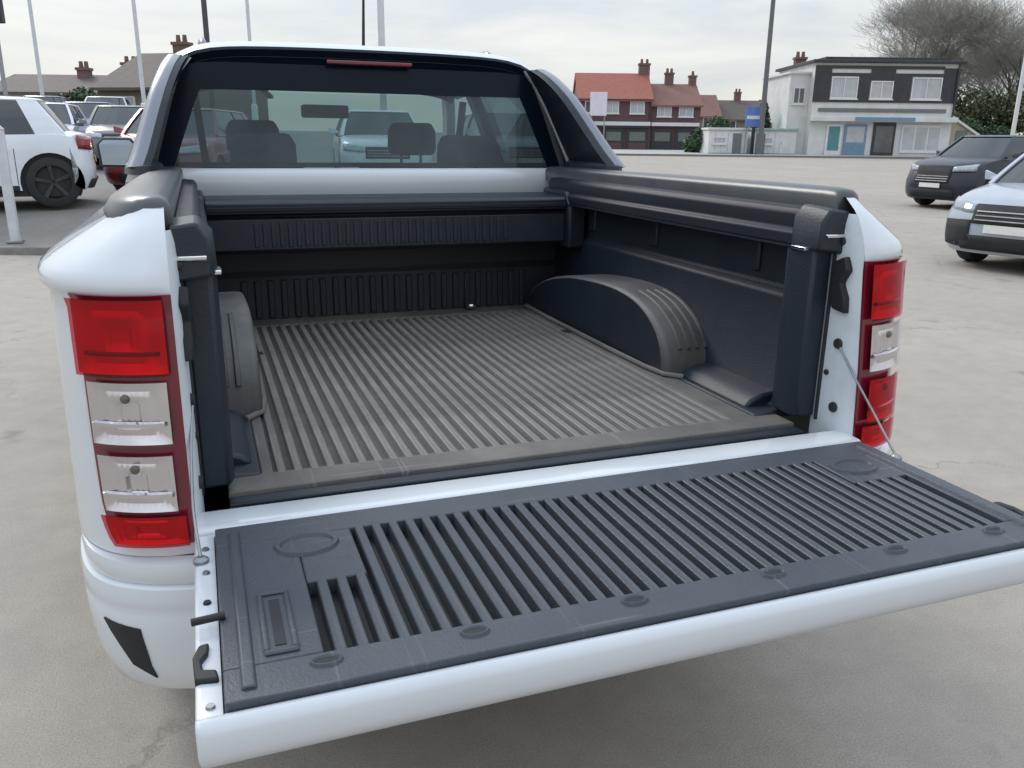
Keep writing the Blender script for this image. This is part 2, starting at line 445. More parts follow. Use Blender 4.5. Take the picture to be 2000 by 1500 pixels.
CORN = cr_spline([(0.700, 0, 0), (0.735, 0.002, 0), (0.775, 0.012, 0), (0.812, 0.030, 0), (0.845, 0.058, 0), (0.872, 0.098, 0), (0.893, 0.15, 0), (0.906, 0.22, 0), (0.914, 0.32, 0)], 4)
def corner(s, z, off=0.0):
    """outer skin of the rear corner: s 0 = tailgate side, 1 = flank; returns (x, y, z) for the right side"""
    t = s * (len(CORN) - 1); i = min(int(t), len(CORN) - 2); f_ = t - i
    p = CORN[i].lerp(CORN[i + 1], f_)
    tg = (CORN[i + 1] - CORN[i]).normalized(); nx, ny = tg.y, -tg.x
    yi = lerp_tab([(0.8, 0.006), (0.83, 0.008), (1.0, 0.020), (1.24, 0.045), (1.30, 0.060), (1.34, 0.082), (1.375, 0.125)], z)
    k = lerp_tab([(1.265, 1.0), (1.28, 0.955), (1.295, 0.87), (1.315, 0.735), (1.335, 0.59), (1.35, 0.50), (1.375, 0.44)], z)
    fl = lerp_tab([(0.80, 0.0), (1.235, 0.0), (1.248, 0.014), (1.268, 0.016), (1.30, 0.006), (1.375, 0)], z) * min(1, s * 6 + 0.25)
    return (0.70 + (p.x - 0.70) * k + nx * (off + fl), p.y + yi + ny * (off + fl), z)

RAXLE, FAXLE = 1.20, 4.42
def arch_bot(y, base):
    for c in (RAXLE, FAXLE):
        d = abs(y - c)
        if d < 0.46: return max(base, 0.40 + math.sqrt(0.46 ** 2 - d * d))
    return base

ZR = [0.80, 0.83, 0.9, 1.0, 1.1, 1.2, 1.235, 1.241, 1.248, 1.258, 1.268, 1.28, 1.295, 1.315, 1.335, 1.35, 1.362, 1.372]
def flank_x(z):
    return lerp_tab([(0.5, 0.88), (0.62, 0.905), (0.8, 0.914), (1.1, 0.914), (1.235, 0.914), (1.248, 0.926), (1.265, 0.930), (1.28, 0.915), (1.295, 0.892), (1.315, 0.858), (1.335, 0.826), (1.35, 0.807), (1.372, 0.794)], z)
for s in (1, -1):
    rows = []
    for i in range(33):
        rows.append([corner(i / 32, z) for z in ZR])
    sides = MB().grid(rows)
    # flank of the bed with the wheel arch cut out
    ys = [0.34] + [0.40 + 0.05 * i for i in range(30)]
    rows = []
    for y in ys:
        zb = arch_bot(y, 0.56)
        zq = [zb + (1.20 - zb) * j / 12 for j in range(12)] + ZR[5:]
        rows.append([(flank_x(z_), y, z_) for z_ in zq])
    sides.grid([[corner(1, zb_) for zb_ in [0.80 + 0.40 * j / 12 for j in range(12)] + ZR[5:]], rows[0]])
    sides.grid(rows)
    # top of the rail and a closing inner face
    sides.grid([[(0.70, y, 1.374) for y in ys], [(0.75, y, 1.374) for y in ys], [(flank_x(1.372), y, 1.372) for y in ys]])
    sides.grid([[corner(i / 32, 1.372) for i in range(33)], [(0.70, 0.125 + 0.215 * i / 32, 1.374) for i in range(33)]])
    if s < 0: sides.mirror_x()
    sides.build('side_panel', WHITE, truck, smooth=50)
    # tailgate jamb: white return beside the opening
    zz = [0.80 + 0.02 * i for i in range(28)]
    def yin(z): return corner(0, z)[1]
    jb = MB().grid([[(0.7005, yin(z) + 0.0005, z) for z in zz], [(0.694, yin(z) + 0.012, z) for z in zz], [(0.688, yin(z) + 0.03, z) for z in zz],
                    [(0.684, 0.135, z) for z in zz], [(0.70, 0.15, z) for z in zz]])
    if s < 0: jb.mirror_x()
    jamb = jb.build('tailgate_jamb', WHITEI, truck, smooth=45)
    mm = MB().prism_x([(0.058, 1.125), (0.10, 1.13), (0.112, 1.17), (0.108, 1.235), (0.075, 1.25), (0.062, 1.22), (0.078, 1.19), (0.062, 1.16)], 0.674, 0.692)
    if s < 0: mm.mirror_x()
    mm.build('latch_striker', DARK, jamb, bevel=0.004)
    for (y_, z_, r_) in [(0.075, 1.053, 0.011), (0.066, 0.905, 0.011), (0.10, 1.28, 0.008), (0.10, 0.98, 0.006)]:
        h = MB().lathe_x([(0.0001, -0.006), (r_, -0.006), (r_ * 1.1, -0.002), (r_ * 1.1, 0.01)], (0.687, y_, z_), 14)
        if s < 0: h.mirror_x()
        h.build('bump_stop', RUBBER, jamb, smooth=40)
    # rubber seal down the jamb
    sl = MB().tube([(0.686, 0.118, z) for z in (0.86, 1.0, 1.15, 1.31)], 0.006, 6)
    if s < 0: sl.mirror_x()
    sl.build('seal', RUBBER, jamb, smooth=60)
    # ---- tail lamp
    def lamp_s(z):          # outer edge of lamp as path parameter
        return lerp_tab([(0.822, 0.40), (0.835, 0.425), (0.86, 0.455), (0.90, 0.475), (1.0, 0.487), (1.24, 0.50)], z)
    def patch(s0, s1, z0, z1, off, ns=10, nz=10, edge=0.0):
        """shell patch on the corner; s given as fraction of the lamp width"""
        rows_ = []
        for i in range(ns + 1):
            row = []
            for j in range(nz + 1):
                z = z0 + (z1 - z0) * j / nz
                fr = s0 + (s1 - s0) * i / ns
                o_ = off
                if edge and (i in (0, ns) or j in (0, nz)): o_ = off - edge
                row.append(corner(fr * lamp_s(z), z, o_))
            rows_.append(row)
        return rows_
    def fin(mb, name, m, par, **kw):
        if s < 0: mb.mirror_x()
        return mb.build(name, m, par, **kw)
    hb = MB().grid(patch(0.0, 1.0, 0.822, 1.243, 0.005, 14, 24))
    # edge skirt of the housing
    rim = [corner(0, z, 0.005) for z in [0.822 + 0.421 * j / 24 for j in range(25)]] + [corner(i / 14 * lamp_s(1.243), 1.243, 0.005) for i in range(1, 15)] + \
          [corner(lamp_s(z), z, 0.005) for z in [1.243 - 0.421 * j / 24 for j in range(1, 25)]] + [corner(i / 14 * lamp_s(0.822), 0.822, 0.005) for i in range(13, -1, -1)]
    inn = [(p[0], p[1] + 0.012, p[2]) for p in rim]
    hb.grid([rim, inn])
    lamp = fin(hb, 'tail_lamp', LAMPH, truck, smooth=50)
    def lens(z0, z1, a0, a1, name, backm, cover, bulb=None, depth=0.004):
        # reflector dish with facets, then the clear cover over it
        ns, nz = 26, 14
        rows_ = []
        for i in range(ns + 1):
            row = []
            for j in range(nz + 1):
                z = z0 + (z1 - z0) * j / nz; fr = a0 + (a1 - a0) * i / ns
                u_ = 2 * i / ns - 1; v_ = 2 * j / nz - 1
                d_ = 0.0065 + 0.009 * max(abs(u_), abs(v_)) ** 3 + (0.0012 if i % 2 else 0) + (0.0035 if 0.30 < max(abs(u_ * 1.1), abs(v_)) < 0.62 else 0)
                row.append(corner(fr * lamp_s(z), z, d_ if max(abs(u_), abs(v_)) < 1 else 0.016))
            rows_.append(row)
        rf = fin(MB().grid(rows_), 'reflector', backm, lamp, smooth=25)
        cv = MB().grid(patch(a0 - 0.015, a1 + 0.015, z0 - 0.003, z1 + 0.003, 0.0215, 12, 8, 0.0012))
        fin(cv, name, cover, lamp, smooth=50)
        if bulb:
            zc = z0 + (z1 - z0) * bulb[0]; c_ = corner((a0 + (a1 - a0) * bulb[1]) * lamp_s(zc), zc, 0.012)
            fin(MB().sphere(c_, bulb[2], bulb[2] * 0.7, bulb[2], 12, 8), 'bulb', AMBER, lamp, smooth=60)
    lens(1.118, 1.236, 0.12, 0.965, 'brake_lens', LREDB, GRED)
    lens(1.002, 1.104, 0.15, 0.905, 'indicator_lens', LCLRB, GCLR, (0.74, 0.52, 0.008))
    if s < 0: lens(0.886, 0.982, 0.17, 0.90, 'reverse_lens', LCLRB, GCLR, (0.76, 0.50, 0.008))
    else: lens(0.886, 0.982, 0.17, 0.90, 'fog_lens', LREDB, GRED, (0.76, 0.50, 0.008))
    lens(0.828, 0.876, 0.10, 0.94, 'reflector_lens', LREDB, GRED)
    for z_ in (1.150,):
        rowsb = [[corner((0.2 + 0.68 * i / 10) * lamp_s(z_), z_ + dz, 0.015 + dd) for dz, dd in ((-0.004, -0.004), (-0.002, 0.002), (0.002, 0.002), (0.004, -0.004))] for i in range(11)]
        fin(MB().grid(rowsb), 'light_bar', LAMPH, lamp, smooth=50)
    # horizontal bar inside the two clear chambers
    for z_ in (1.035, 0.915):
        rowsb = [[corner((0.2 + 0.68 * i / 10) * lamp_s(z_), z_ + dz, 0.017 + dd) for dz, dd in ((-0.005, -0.004), (-0.003, 0.002), (0.003, 0.002), (0.005, -0.004))] for i in range(11)]
        fin(MB().grid(rowsb), 'light_bar', LCLRB, lamp, smooth=50)
    # ---- bed rail cap and roller-shutter track
    prof = [(0.690, 1.328), (0.688, 1.374), (0.696, 1.387), (0.712, 1.392), (0.745, 1.392), (0.778, 1.388), (0.802, 1.377), (0.814, 1.360), (0.812, 1.346)]
    rings = []
    for y, kz, kx in [(0.130, 0.40, 0.34), (0.132, 0.72, 0.38), (0.138, 0.90, 0.46), (0.155, 0.97, 0.60), (0.185, 1.0, 0.74), (0.23, 1.0, 0.86), (0.30, 1, 0.95), (0.42, 1, 1), (1.0, 0.94, 1), (1.50, 0.86, 1), (1.84, 0.84, 1)]:
        rings.append([(0.70 + (x - 0.70) * kx, y, 1.343 + (z - 1.343) * kz if z > 1.343 else 1.343 - (1.343 - z) * 0.9) for x, z in [((x if x > 0.70 else 0.70 + (x - 0.70) / kx), z) for x, z in prof]])
    cp = MB().loft(rings); fin(cp, 'rail_cap', CAPG, truck, smooth=50)
    tr = MB().prism_y([(0.632, 1.262), (0.632, 1.290), (0.645, 1.297), (0.645, 1.332), (0.655, 1.345), (0.6895, 1.348), (0.6895, 1.262)], 0.19, 1.70)
    track = fin(tr, 'shutter_track', RAILP, truck, bevel=0.004)
    fin(MB().prism_y([(0.628, 1.257), (0.628, 1.262), (0.66, 1.262), (0.66, 1.257)], 0.20, 1.69), 'track_lip', PLAST, track)
    ec = MB().loft([[(0.630, 0.105, 1.26), (0.694, 0.098, 1.25), (0.698, 0.098, 1.345), (0.650, 0.105, 1.35), (0.634, 0.11, 1.32)],
                    [(0.622, 0.20, 1.25), (0.694, 0.20, 1.24), (0.698, 0.20, 1.35), (0.650, 0.20, 1.356), (0.626, 0.20, 1.33)]])
    endc = fin(ec, 'track_end_cap', PLAST, truck, bevel=0.006)
    fin(MB().box(0.640, 0.690, 0.094, 0.112, 1.288, 1.296), 'catch_plate', CHROME, endc, bevel=0.002)
    fin(MB().box(0.618, 0.650, 0.14, 0.19, 1.256, 1.264), 'catch_plate', CHROME, endc, bevel=0.002)
    # ---- bed liner side wall with its ledge, end pillar and foot
    sw = MB().prism_y([(0.575, 0.838), (0.575, 0.853), (0.655, 0.858), (0.676, 0.885), (0.692, 1.125), (0.714, 1.142), (0.716, 1.335), (0.73, 1.335), (0.73, 0.838)], 0.205, 1.72)
    wall = fin(sw, 'liner_side_wall', LINER, truck, bevel=0.006)
    pl_ = MB().prism_z([(0.626, 0.150), (0.636, 0.126), (0.683, 0.124), (0.683, 0.14), (0.735, 0.152), (0.735, 0.235), (0.655, 0.235), (0.630, 0.215)], 0.866, 1.262)
    fin(pl_, 'liner_pillar', LINER, truck, bevel=0.006)
    fin(MB().prism_y([(0.585, 0.850), (0.605, 0.872), (0.640, 0.884), (0.690, 0.888), (0.690, 0.850)], 0.26, 0.57), 'liner_step', LINER, wall, bevel=0.008)
    for yy, wd in ((0.42, 0.03), (0.95, 0.05), (1.40, 0.05)):
        fin(MB().box(0.705, 0.722, yy, yy + wd, 1.165, 1.255), 'stake_pocket_rib', LINER, wall, bevel=0.006)
    # wheel arch box
    AO = cr_spline([(0, 0.575, 0.853), (0, 0.590, 0.925), (0, 0.640, 0.985), (0, 0.73, 1.030), (0, 0.84, 1.050), (0, 0.98, 1.054), (0, 1.20, 1.040), (0, 1.38, 1.012), (0, 1.52, 0.972), (0, 1.62, 0.92), (0, 1.65, 0.853)], 3)
    def arc_ring(x, inset):
        out = []
        for p in AO:
            cy = 1.11
            out.append((x, cy + (p.y - cy) * (1 - inset * 1.3), 0.853 + (p.z - 0.853) * (1 - inset * 1.4)))
        return out
    ar = MB().loft([arc_ring(0.543, 0.030), arc_ring(0.546, 0.012), arc_ring(0.553, 0.003), arc_ring(0.562, 0), arc_ring(0.72, 0)], True, False)
    arch = fin(ar, 'wheel_arch', LARCH, truck, smooth=45)
    ip = arc_ring(0.5435, 0.031)
    ipm = MB(); ipm.v = ip; ipm.f = [tuple(reversed(range(len(ip))))]
    fin(ipm, 'arch_inner_shade_panel', LINER, arch)  # darker colour paints in the shade on the arch's inward face
    # raised flutes on the rear face of the wheel arch
    for k in range(4):
        xk = 0.594 + 0.028 * k
        pts = []
        for p in AO[3:13]:
            pts.append(p)
        rings = [[(xk - 0.007, p.y - 0.002, p.z), (xk - 0.004, p.y - 0.008, p.z + 0.003), (xk + 0.004, p.y - 0.008, p.z + 0.003), (xk + 0.007, p.y - 0.002, p.z)] for p in pts]
        fin(MB().loft(rings), 'arch_flute', LARCH, arch, smooth=50)
    # flange where the arch meets the floor
    fl = MB().tube([(0.585, 0.545, 0.857), (0.545, 0.59, 0.858), (0.534, 0.68, 0.858), (0.530, 0.9, 0.858), (0.530, 1.4, 0.858), (0.536, 1.64, 0.858)], 0.007, 6)
    fin(fl, 'arch_flange', LRIB, arch, smooth=60)

# bed floor tray with raised ribs
fl = MB()
fl.box(-0.575, 0.575, 0.14, 1.72, 0.832, 0.8415)
fl.box(-0.640, 0.640, 0.135, 0.215, 0.83, 0.8495)
fl.box(-0.575, -0.552, 0.21, 1.66, 0.84, 0.8492)
fl.box(0.502, 0.575, 0.21, 1.66, 0.84, 0.8492)
fl.box(-0.64, 0.64, 1.60, 1.72, 0.84, 0.8494)
liner = fl.build('bed_liner', LDUST, truck, bevel=0.003)
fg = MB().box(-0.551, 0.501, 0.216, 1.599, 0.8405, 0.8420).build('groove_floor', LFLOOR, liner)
rib = MB()
rib.prism_y([(-0.0105, 0.8417), (-0.0080, 0.8485), (-0.0062, 0.8497), (0.0062, 0.8497), (0.0080, 0.8485), (0.0105, 0.8417)], 0.205, 1.605)
rb0 = rib.build('floor_rib', LRIB, liner)
for i in range(1, 33):
    o = copy_part(rb0, liner, (-0.536 + 0.0325 * i, 0, 0))
rb0.location = (-0.536, 0, 0)
MB().box(-0.640, 0.640, 0.098, 0.134, 0.82, 0.8415).build('liner_front_lip', LINER, liner, bevel=0.004)
MB().box(-0.640, 0.640, 0.062, 0.096, 0.82, 0.8345).build('liner_rear_channel', DARK, liner, bevel=0.002)
sill = MB().prism_x([(-0.020, 0.780), (-0.022, 0.846), (-0.015, 0.853), (0.045, 0.856), (0.060, 0.850), (0.060, 0.780)], -0.700, 0.700).build('bed_sill', WHITE, truck, bevel=0.004)
MB().sphere((0.312, 1.655, 0.868), 0.022, 0.022, 0.014, 12, 6).build('tie_down_eye', CHROME, liner, smooth=60)
# bulkhead
bk = MB().prism_x([(1.700, 0.838), (1.700, 1.005), (1.716, 1.02), (1.716, 1.28), (1.77, 1.28), (1.77, 0.838)], -0.73, 0.73).build('bulkhead_liner', LINER, truck, bevel=0.004)
vr = MB().box(-0.011, 0.011, 1.690, 1.702, 0.855, 0.992).build('bulkhead_rib', LINER, bk, bevel=0.004)
for i in range(1, 24):
    copy_part(vr, bk, (-0.52 + 0.046 * i, 0, 0))
vr.location = (-0.52, 0, 0)
# roller shutter canister
can = MB().prism_x([(1.515, 1.112), (1.498, 1.125), (1.498, 1.225), (1.512, 1.232), (1.512, 1.238), (1.488, 1.243), (1.486, 1.276), (1.498, 1.288), (1.70, 1.292), (1.70, 1.112)], -0.628, 0.628).build('shutter_canister', PLAST, truck, bevel=0.004)
fn = MB().box(-0.0075, 0.0075, 1.4935, 1.4995, 1.135, 1.215).build('canister_fin', PLAST, can, bevel=0.002)
for i in range(1, 33):
    copy_part(fn, can, (-0.475 + 0.0272 * i, 0, 0))
fn.location = (-0.475, 0, 0)
MB().box(-0.627, 0.627, 1.480, 1.4855, 1.252, 1.266).build('shutter_edge_bar', GREYM if False else RAILP, can, bevel=0.002)
for s in (1, -1):
    b_ = MB().prism_x([(1.46, 1.10), (1.46, 1.26), (1.50, 1.305), (1.72, 1.31), (1.72, 1.10)], 0.6285, 0.700)
    if s < 0: b_.mirror_x()
    b_.build('canister_end_cap', PLAST, truck, bevel=0.010)

# ---- tailgate (lowered)
def gate_ring(x, e):
    P = [(-0.034, 0.842), (-0.038, 0.8500), (-0.0445, 0.8500), (-0.046, 0.838), (-0.519, 0.838), (-0.5205, 0.853), (-0.526, 0.8555), (-0.533, 0.857), (-0.540, 0.852), (-0.5435, 0.840), (-0.5425, 0.815), (-0.536, 0.797), (-0.522, 0.788), (-0.40, 0.783), (-0.25, 0.776), (-0.10, 0.782), (-0.040, 0.792), (-0.032, 0.80)]
    c = (-0.28, 0.82)
    if abs(x) > 0.668: P = [(y, max(z, 0.850) if -0.53 < y < -0.04 and z > 0.83 else z) for y, z in P]
    return [(x, c[0] + (y - c[0]) * (1 - e * 0.4), c[1] + (z - c[1]) * (1 - e * 3)) for y, z in P]
gr = [gate_ring(-0.700, 0.05), gate_ring(-0.6975, 0.012), gate_ring(-0.693, 0)] + [gate_ring(-0.6695, 0), gate_ring(-0.6675, 0)] + [gate_ring(-0.6 + 0.2 * i, 0) for i in range(7)] + [gate_ring(0.6675, 0), gate_ring(0.6695, 0)] + [gate_ring(0.693, 0), gate_ring(0.6975, 0.012), gate_ring(0.700, 0.05)]
gate = MB().loft(gr).build('tailgate', WHITE, truck, smooth=45)
ZT = 0.8640
base = MB().box(-0.667, 0.667, -0.519, -0.047, 0.8506, 0.8515)
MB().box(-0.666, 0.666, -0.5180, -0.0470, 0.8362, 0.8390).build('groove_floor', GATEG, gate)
def plate(x0, x1, y0, y1, z=ZT):
    return MB().box(x0, x1, y0, y1, 0.8507, z)
# border plates of the liner, butted end to end
pl = MB()
pl.box(-0.6670, 0.6670, -0.112, -0.046, 0.8385, ZT)
pl.box(-0.6670, 0.6670, -0.5185, -0.452, 0.8385, ZT)
pl.box(-0.6670, -0.5450, -0.4515, -0.1125, 0.8385, ZT)
pl.box(0.6180, 0.6670, -0.4515, -0.1125, 0.8385, ZT)
pl.box(-0.5445, -0.4560, -0.2700, -0.1125, 0.8385, ZT)
pl.box(0.4890, 0.6175, -0.2300, -0.1125, 0.8385, ZT)
glin = pl.build('tailgate_liner', GATEL, gate, bevel=0.0025)
def rib_mesh(y0, y1):
    return MB().prism_y([(-0.0086, 0.8385), (-0.0074, ZT - 0.002), (-0.0058, ZT - 0.0004), (0.0058, ZT - 0.0004), (0.0074, ZT - 0.002), (0.0086, 0.8385)], y0, y1)
full = rib_mesh(-0.4535, -0.111)
short = rib_mesh(-0.4535, -0.2690)
shrt2 = rib_mesh(-0.4535, -0.2290)
protos = {}
x = -0.4405
xs = []
while x < 0.476:
    xs.append((x, 'f')); x += 0.0286
for k in range(5): xs.append((-0.4405 - 0.0286 * (k + 1) + 0.003, 's'))
for k in range(6): xs.append((xs[0][0] + 0.0286 * (33 + k), 't'))
for x, kd in xs:
    if kd == 't' and x > 0.610: continue
    if kd == 's' and x < -0.540: continue
    if kd not in protos:
        protos[kd] = {'f': full, 's': short, 't': shrt2}[kd].build('tailgate_rib', GATEL, gate)
        protos[kd].location = (x, 0, 0)
    else:
        copy_part(protos[kd], gate, (x, 0, 0))
# oval reliefs, framed slot and drain slots moulded into the liner
def oval(cx, cy, rx, ry, z, n=24):
    return [(cx + rx * math.cos(2 * math.pi * i / n), cy + ry * math.sin(2 * math.pi * i / n), z) for i in range(n)]
def relief(cx, cy, rx, ry, h, name, m, rim_):
    mb = MB().loft([oval(cx, cy, rx, ry, ZT - 0.001), oval(cx, cy, rx - 0.003, ry - 0.003, ZT + h), oval(cx, cy, rx - rim_, ry - rim_, ZT + h), oval(cx, cy, rx - rim_ - 0.003, ry - rim_ - 0.003, ZT + 0.0006)], True, False)
    mb.f.append(tuple(range(len(mb.v) - 24, len(mb.v))))
    return mb.build(name, m, gate, smooth=40)
relief(-0.530, -0.150, 0.052, 0.040, 0.005, 'oval_boss', GATEL, 0.010)
relief(0.545, -0.165, 0.052, 0.040, 0.005, 'oval_boss', GATEL, 0.010)
for cx in (-0.545, -0.352, -0.115, 0.12, 0.355, 0.565):
    mb = relief(cx, -0.474, 0.022, 0.0135, 0.004, 'drain_slot', GATEL, 0.0045)
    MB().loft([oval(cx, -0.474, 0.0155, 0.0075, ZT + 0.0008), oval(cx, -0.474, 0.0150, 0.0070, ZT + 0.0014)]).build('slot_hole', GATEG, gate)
fr = MB()
fr.box(-0.617, -0.573, -0.292, -0.284, ZT - 0.001, ZT + 0.005).box(-0.617, -0.573, -0.440, -0.432, ZT - 0.001, ZT + 0.005)
fr.box(-0.617, -0.609, -0.4315, -0.2925, ZT - 0.001, ZT + 0.005).box(-0.581, -0.573, -0.4315, -0.2925, ZT - 0.001, ZT + 0.005)
fr.build('slot_frame', GATEL, gate, bevel=0.003)
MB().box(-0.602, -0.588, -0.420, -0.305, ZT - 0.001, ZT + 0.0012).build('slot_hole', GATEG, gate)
for s in (1, -1):
    g_ = MB().prism_y([(0.628, ZT - 0.002), (0.632, ZT + 0.005), (0.645, ZT + 0.005), (0.649, ZT - 0.002)], -0.50, -0.075)
    if s < 0: g_.mirror_x()
    g_.build('side_moulding', GATEL, gate, bevel=0.002)
    lt = MB().prism_z([(0.672, -0.455), (0.700, -0.450), (0.7025, -0.40), (0.695, -0.375), (0.682, -0.372), (0.684, -0.395), (0.692, -0.41), (0.690, -0.43), (0.674, -0.435)], 0.835, 0.8575)
    if s < 0: lt.mirror_x()
    lt.build('latch', DARK, gate, bevel=0.003)
    if s < 0:
        MB().tube([(-0.660, -0.332, 0.869), (-0.703, -0.332, 0.866)], 0.0055, 8).build('stay_bolt', DARK, gate, smooth=60)
    an_ = MB().loft([oval(0.690, -0.13, 0.012, 0.012, 0.8495, 12), oval(0.690, -0.13, 0.012, 0.012, 0.8550, 12), oval(0.690, -0.13, 0.006, 0.006, 0.8600, 12)])
    if s < 0: an_.mirror_x()
    an_.build('stay_anchor', STEEL, gate, smooth=40)
    for yb in (-0.09, -0.17, -0.26, -0.50):
        sb = MB().loft([oval(0.683, yb, 0.006, 0.006, 0.8500, 10), oval(0.683, yb, 0.005, 0.005, 0.8535, 10)])
        if s < 0: sb.mirror_x()
        sb.build('screw', STEEL if yb != -0.26 else DARK, gate, smooth=40)
    ca = MB().tube(cr_spline([(0.684, 0.072, 1.053), (0.692, 0.02, 0.99), (0.696, -0.06, 0.912), (0.690, -0.13, 0.856)], 5), 0.0026, 6)
    if s < 0: ca.mirror_x()
    ca.build('stay_cable', STEEL, truck, smooth=60)

# ---- rear bumper
BP = cr_spline([(0.0, -0.055, 0), (0.40, -0.050, 0), (0.62, -0.040, 0), (0.74, -0.022, 0), (0.81, 0.008, 0), (0.856, 0.050, 0), (0.886, 0.11, 0), (0.903, 0.19, 0), (0.912, 0.30, 0), (0.914, 0.46, 0)], 4)
BZ = [(0.512, -0.10), (0.520, -0.050), (0.545, -0.018), (0.60, -0.002), (0.66, 0.003), (0.70, 0.004), (0.708, 0.0015), (0.716, 0.004), (0.735, 0.005), (0.752, 0.002), (0.757, -0.007), (0.762, -0.003), (0.785, -0.002), (0.797, -0.004), (0.7995, -0.03)]
rows = []
path = [(-p.x, p.y) for p in reversed(BP[1:])] + [(p.x, p.y) for p in BP]
for z, off in BZ:
    row = []
    for i, (x, y) in enumerate(path):
        a = path[max(i - 1, 0)]; b = path[min(i + 1, len(path) - 1)]
        tx, ty = b[0] - a[0], b[1] - a[1]; l_ = math.hypot(tx, ty)
        row.append((x + ty / l_ * off, y - tx / l_ * off, z))
    rows.append(row)
bump = MB().grid(rows).build('rear_bumper', WHITE, truck, smooth=40)
def bump_pt(t, z, off):
    i = min(int(t), len(path) - 2); f_ = t - i
    a, b = path[i], path[i + 1]
    tx, ty = b[0] - a[0], b[1] - a[1]; l_ = math.hypot(tx, ty)
    o_ = lerp_tab(BZ, z) + off
    return (a[0] + tx * f_ + ty / l_ * o_, a[1] + ty * f_ - tx / l_ * o_, z)
def t_of_x(xx):
    for i in range(len(path) - 1):
        if path[i][0] <= xx <= path[i + 1][0]: return i + (xx - path[i][0]) / (path[i + 1][0] - path[i][0])
for s in (1, -1):
    quad = [(-0.858, 0.682), (-0.800, 0.676), (-0.789, 0.572), (-0.822, 0.600)]
    rws = []
    for i in range(7):
        f_ = i / 6
        xa = quad[0][0] + (quad[1][0] - quad[0][0]) * f_; za = quad[0][1] + (quad[1][1] - quad[0][1]) * f_
        xb = quad[3][0] + (quad[2][0] - quad[3][0]) * f_; zb = quad[3][1] + (quad[2][1] - quad[3][1]) * f_
        rws.append([bump_pt(t_of_x(xa + (xb - xa) * g), za + (zb - za) * g, 0.003) for g in (0, 0.25, 0.5, 0.75, 1)])
    v_ = MB().grid(rws)
    if s > 0: v_.mirror_x()
    v_.build('bumper_vent', DARK, bump, solid=0.004)
MB().box(-0.62, 0.62, -0.04, 0.05, 0.62, 0.70).build('bumper_beam', PLAST, truck, bevel=0.02)

# ---- cab
YB = 1.86                                  # rear face of the cab at the belt
ROOFZ = 1.815
def cab_x(z):                              # half width of the cab side
    return lerp_tab([(0.45, 0.86), (0.6, 0.90), (0.9, 0.915), (1.25, 0.905), (1.36, 0.868), (1.60, 0.765), (1.72, 0.705), (1.77, 0.655), (1.80, 0.58), (ROOFZ, 0.40)], z)
def back_y(z):
    return YB + lerp_tab([(1.2, 0), (1.36, 0.0), (1.74, 0.065), (1.79, 0.10), (ROOFZ, 0.16)], z)
def ws_y(z):
    return lerp_tab([(1.12, 4.02), (1.70, 3.16), (1.78, 2.95), (ROOFZ, 2.80)], z)
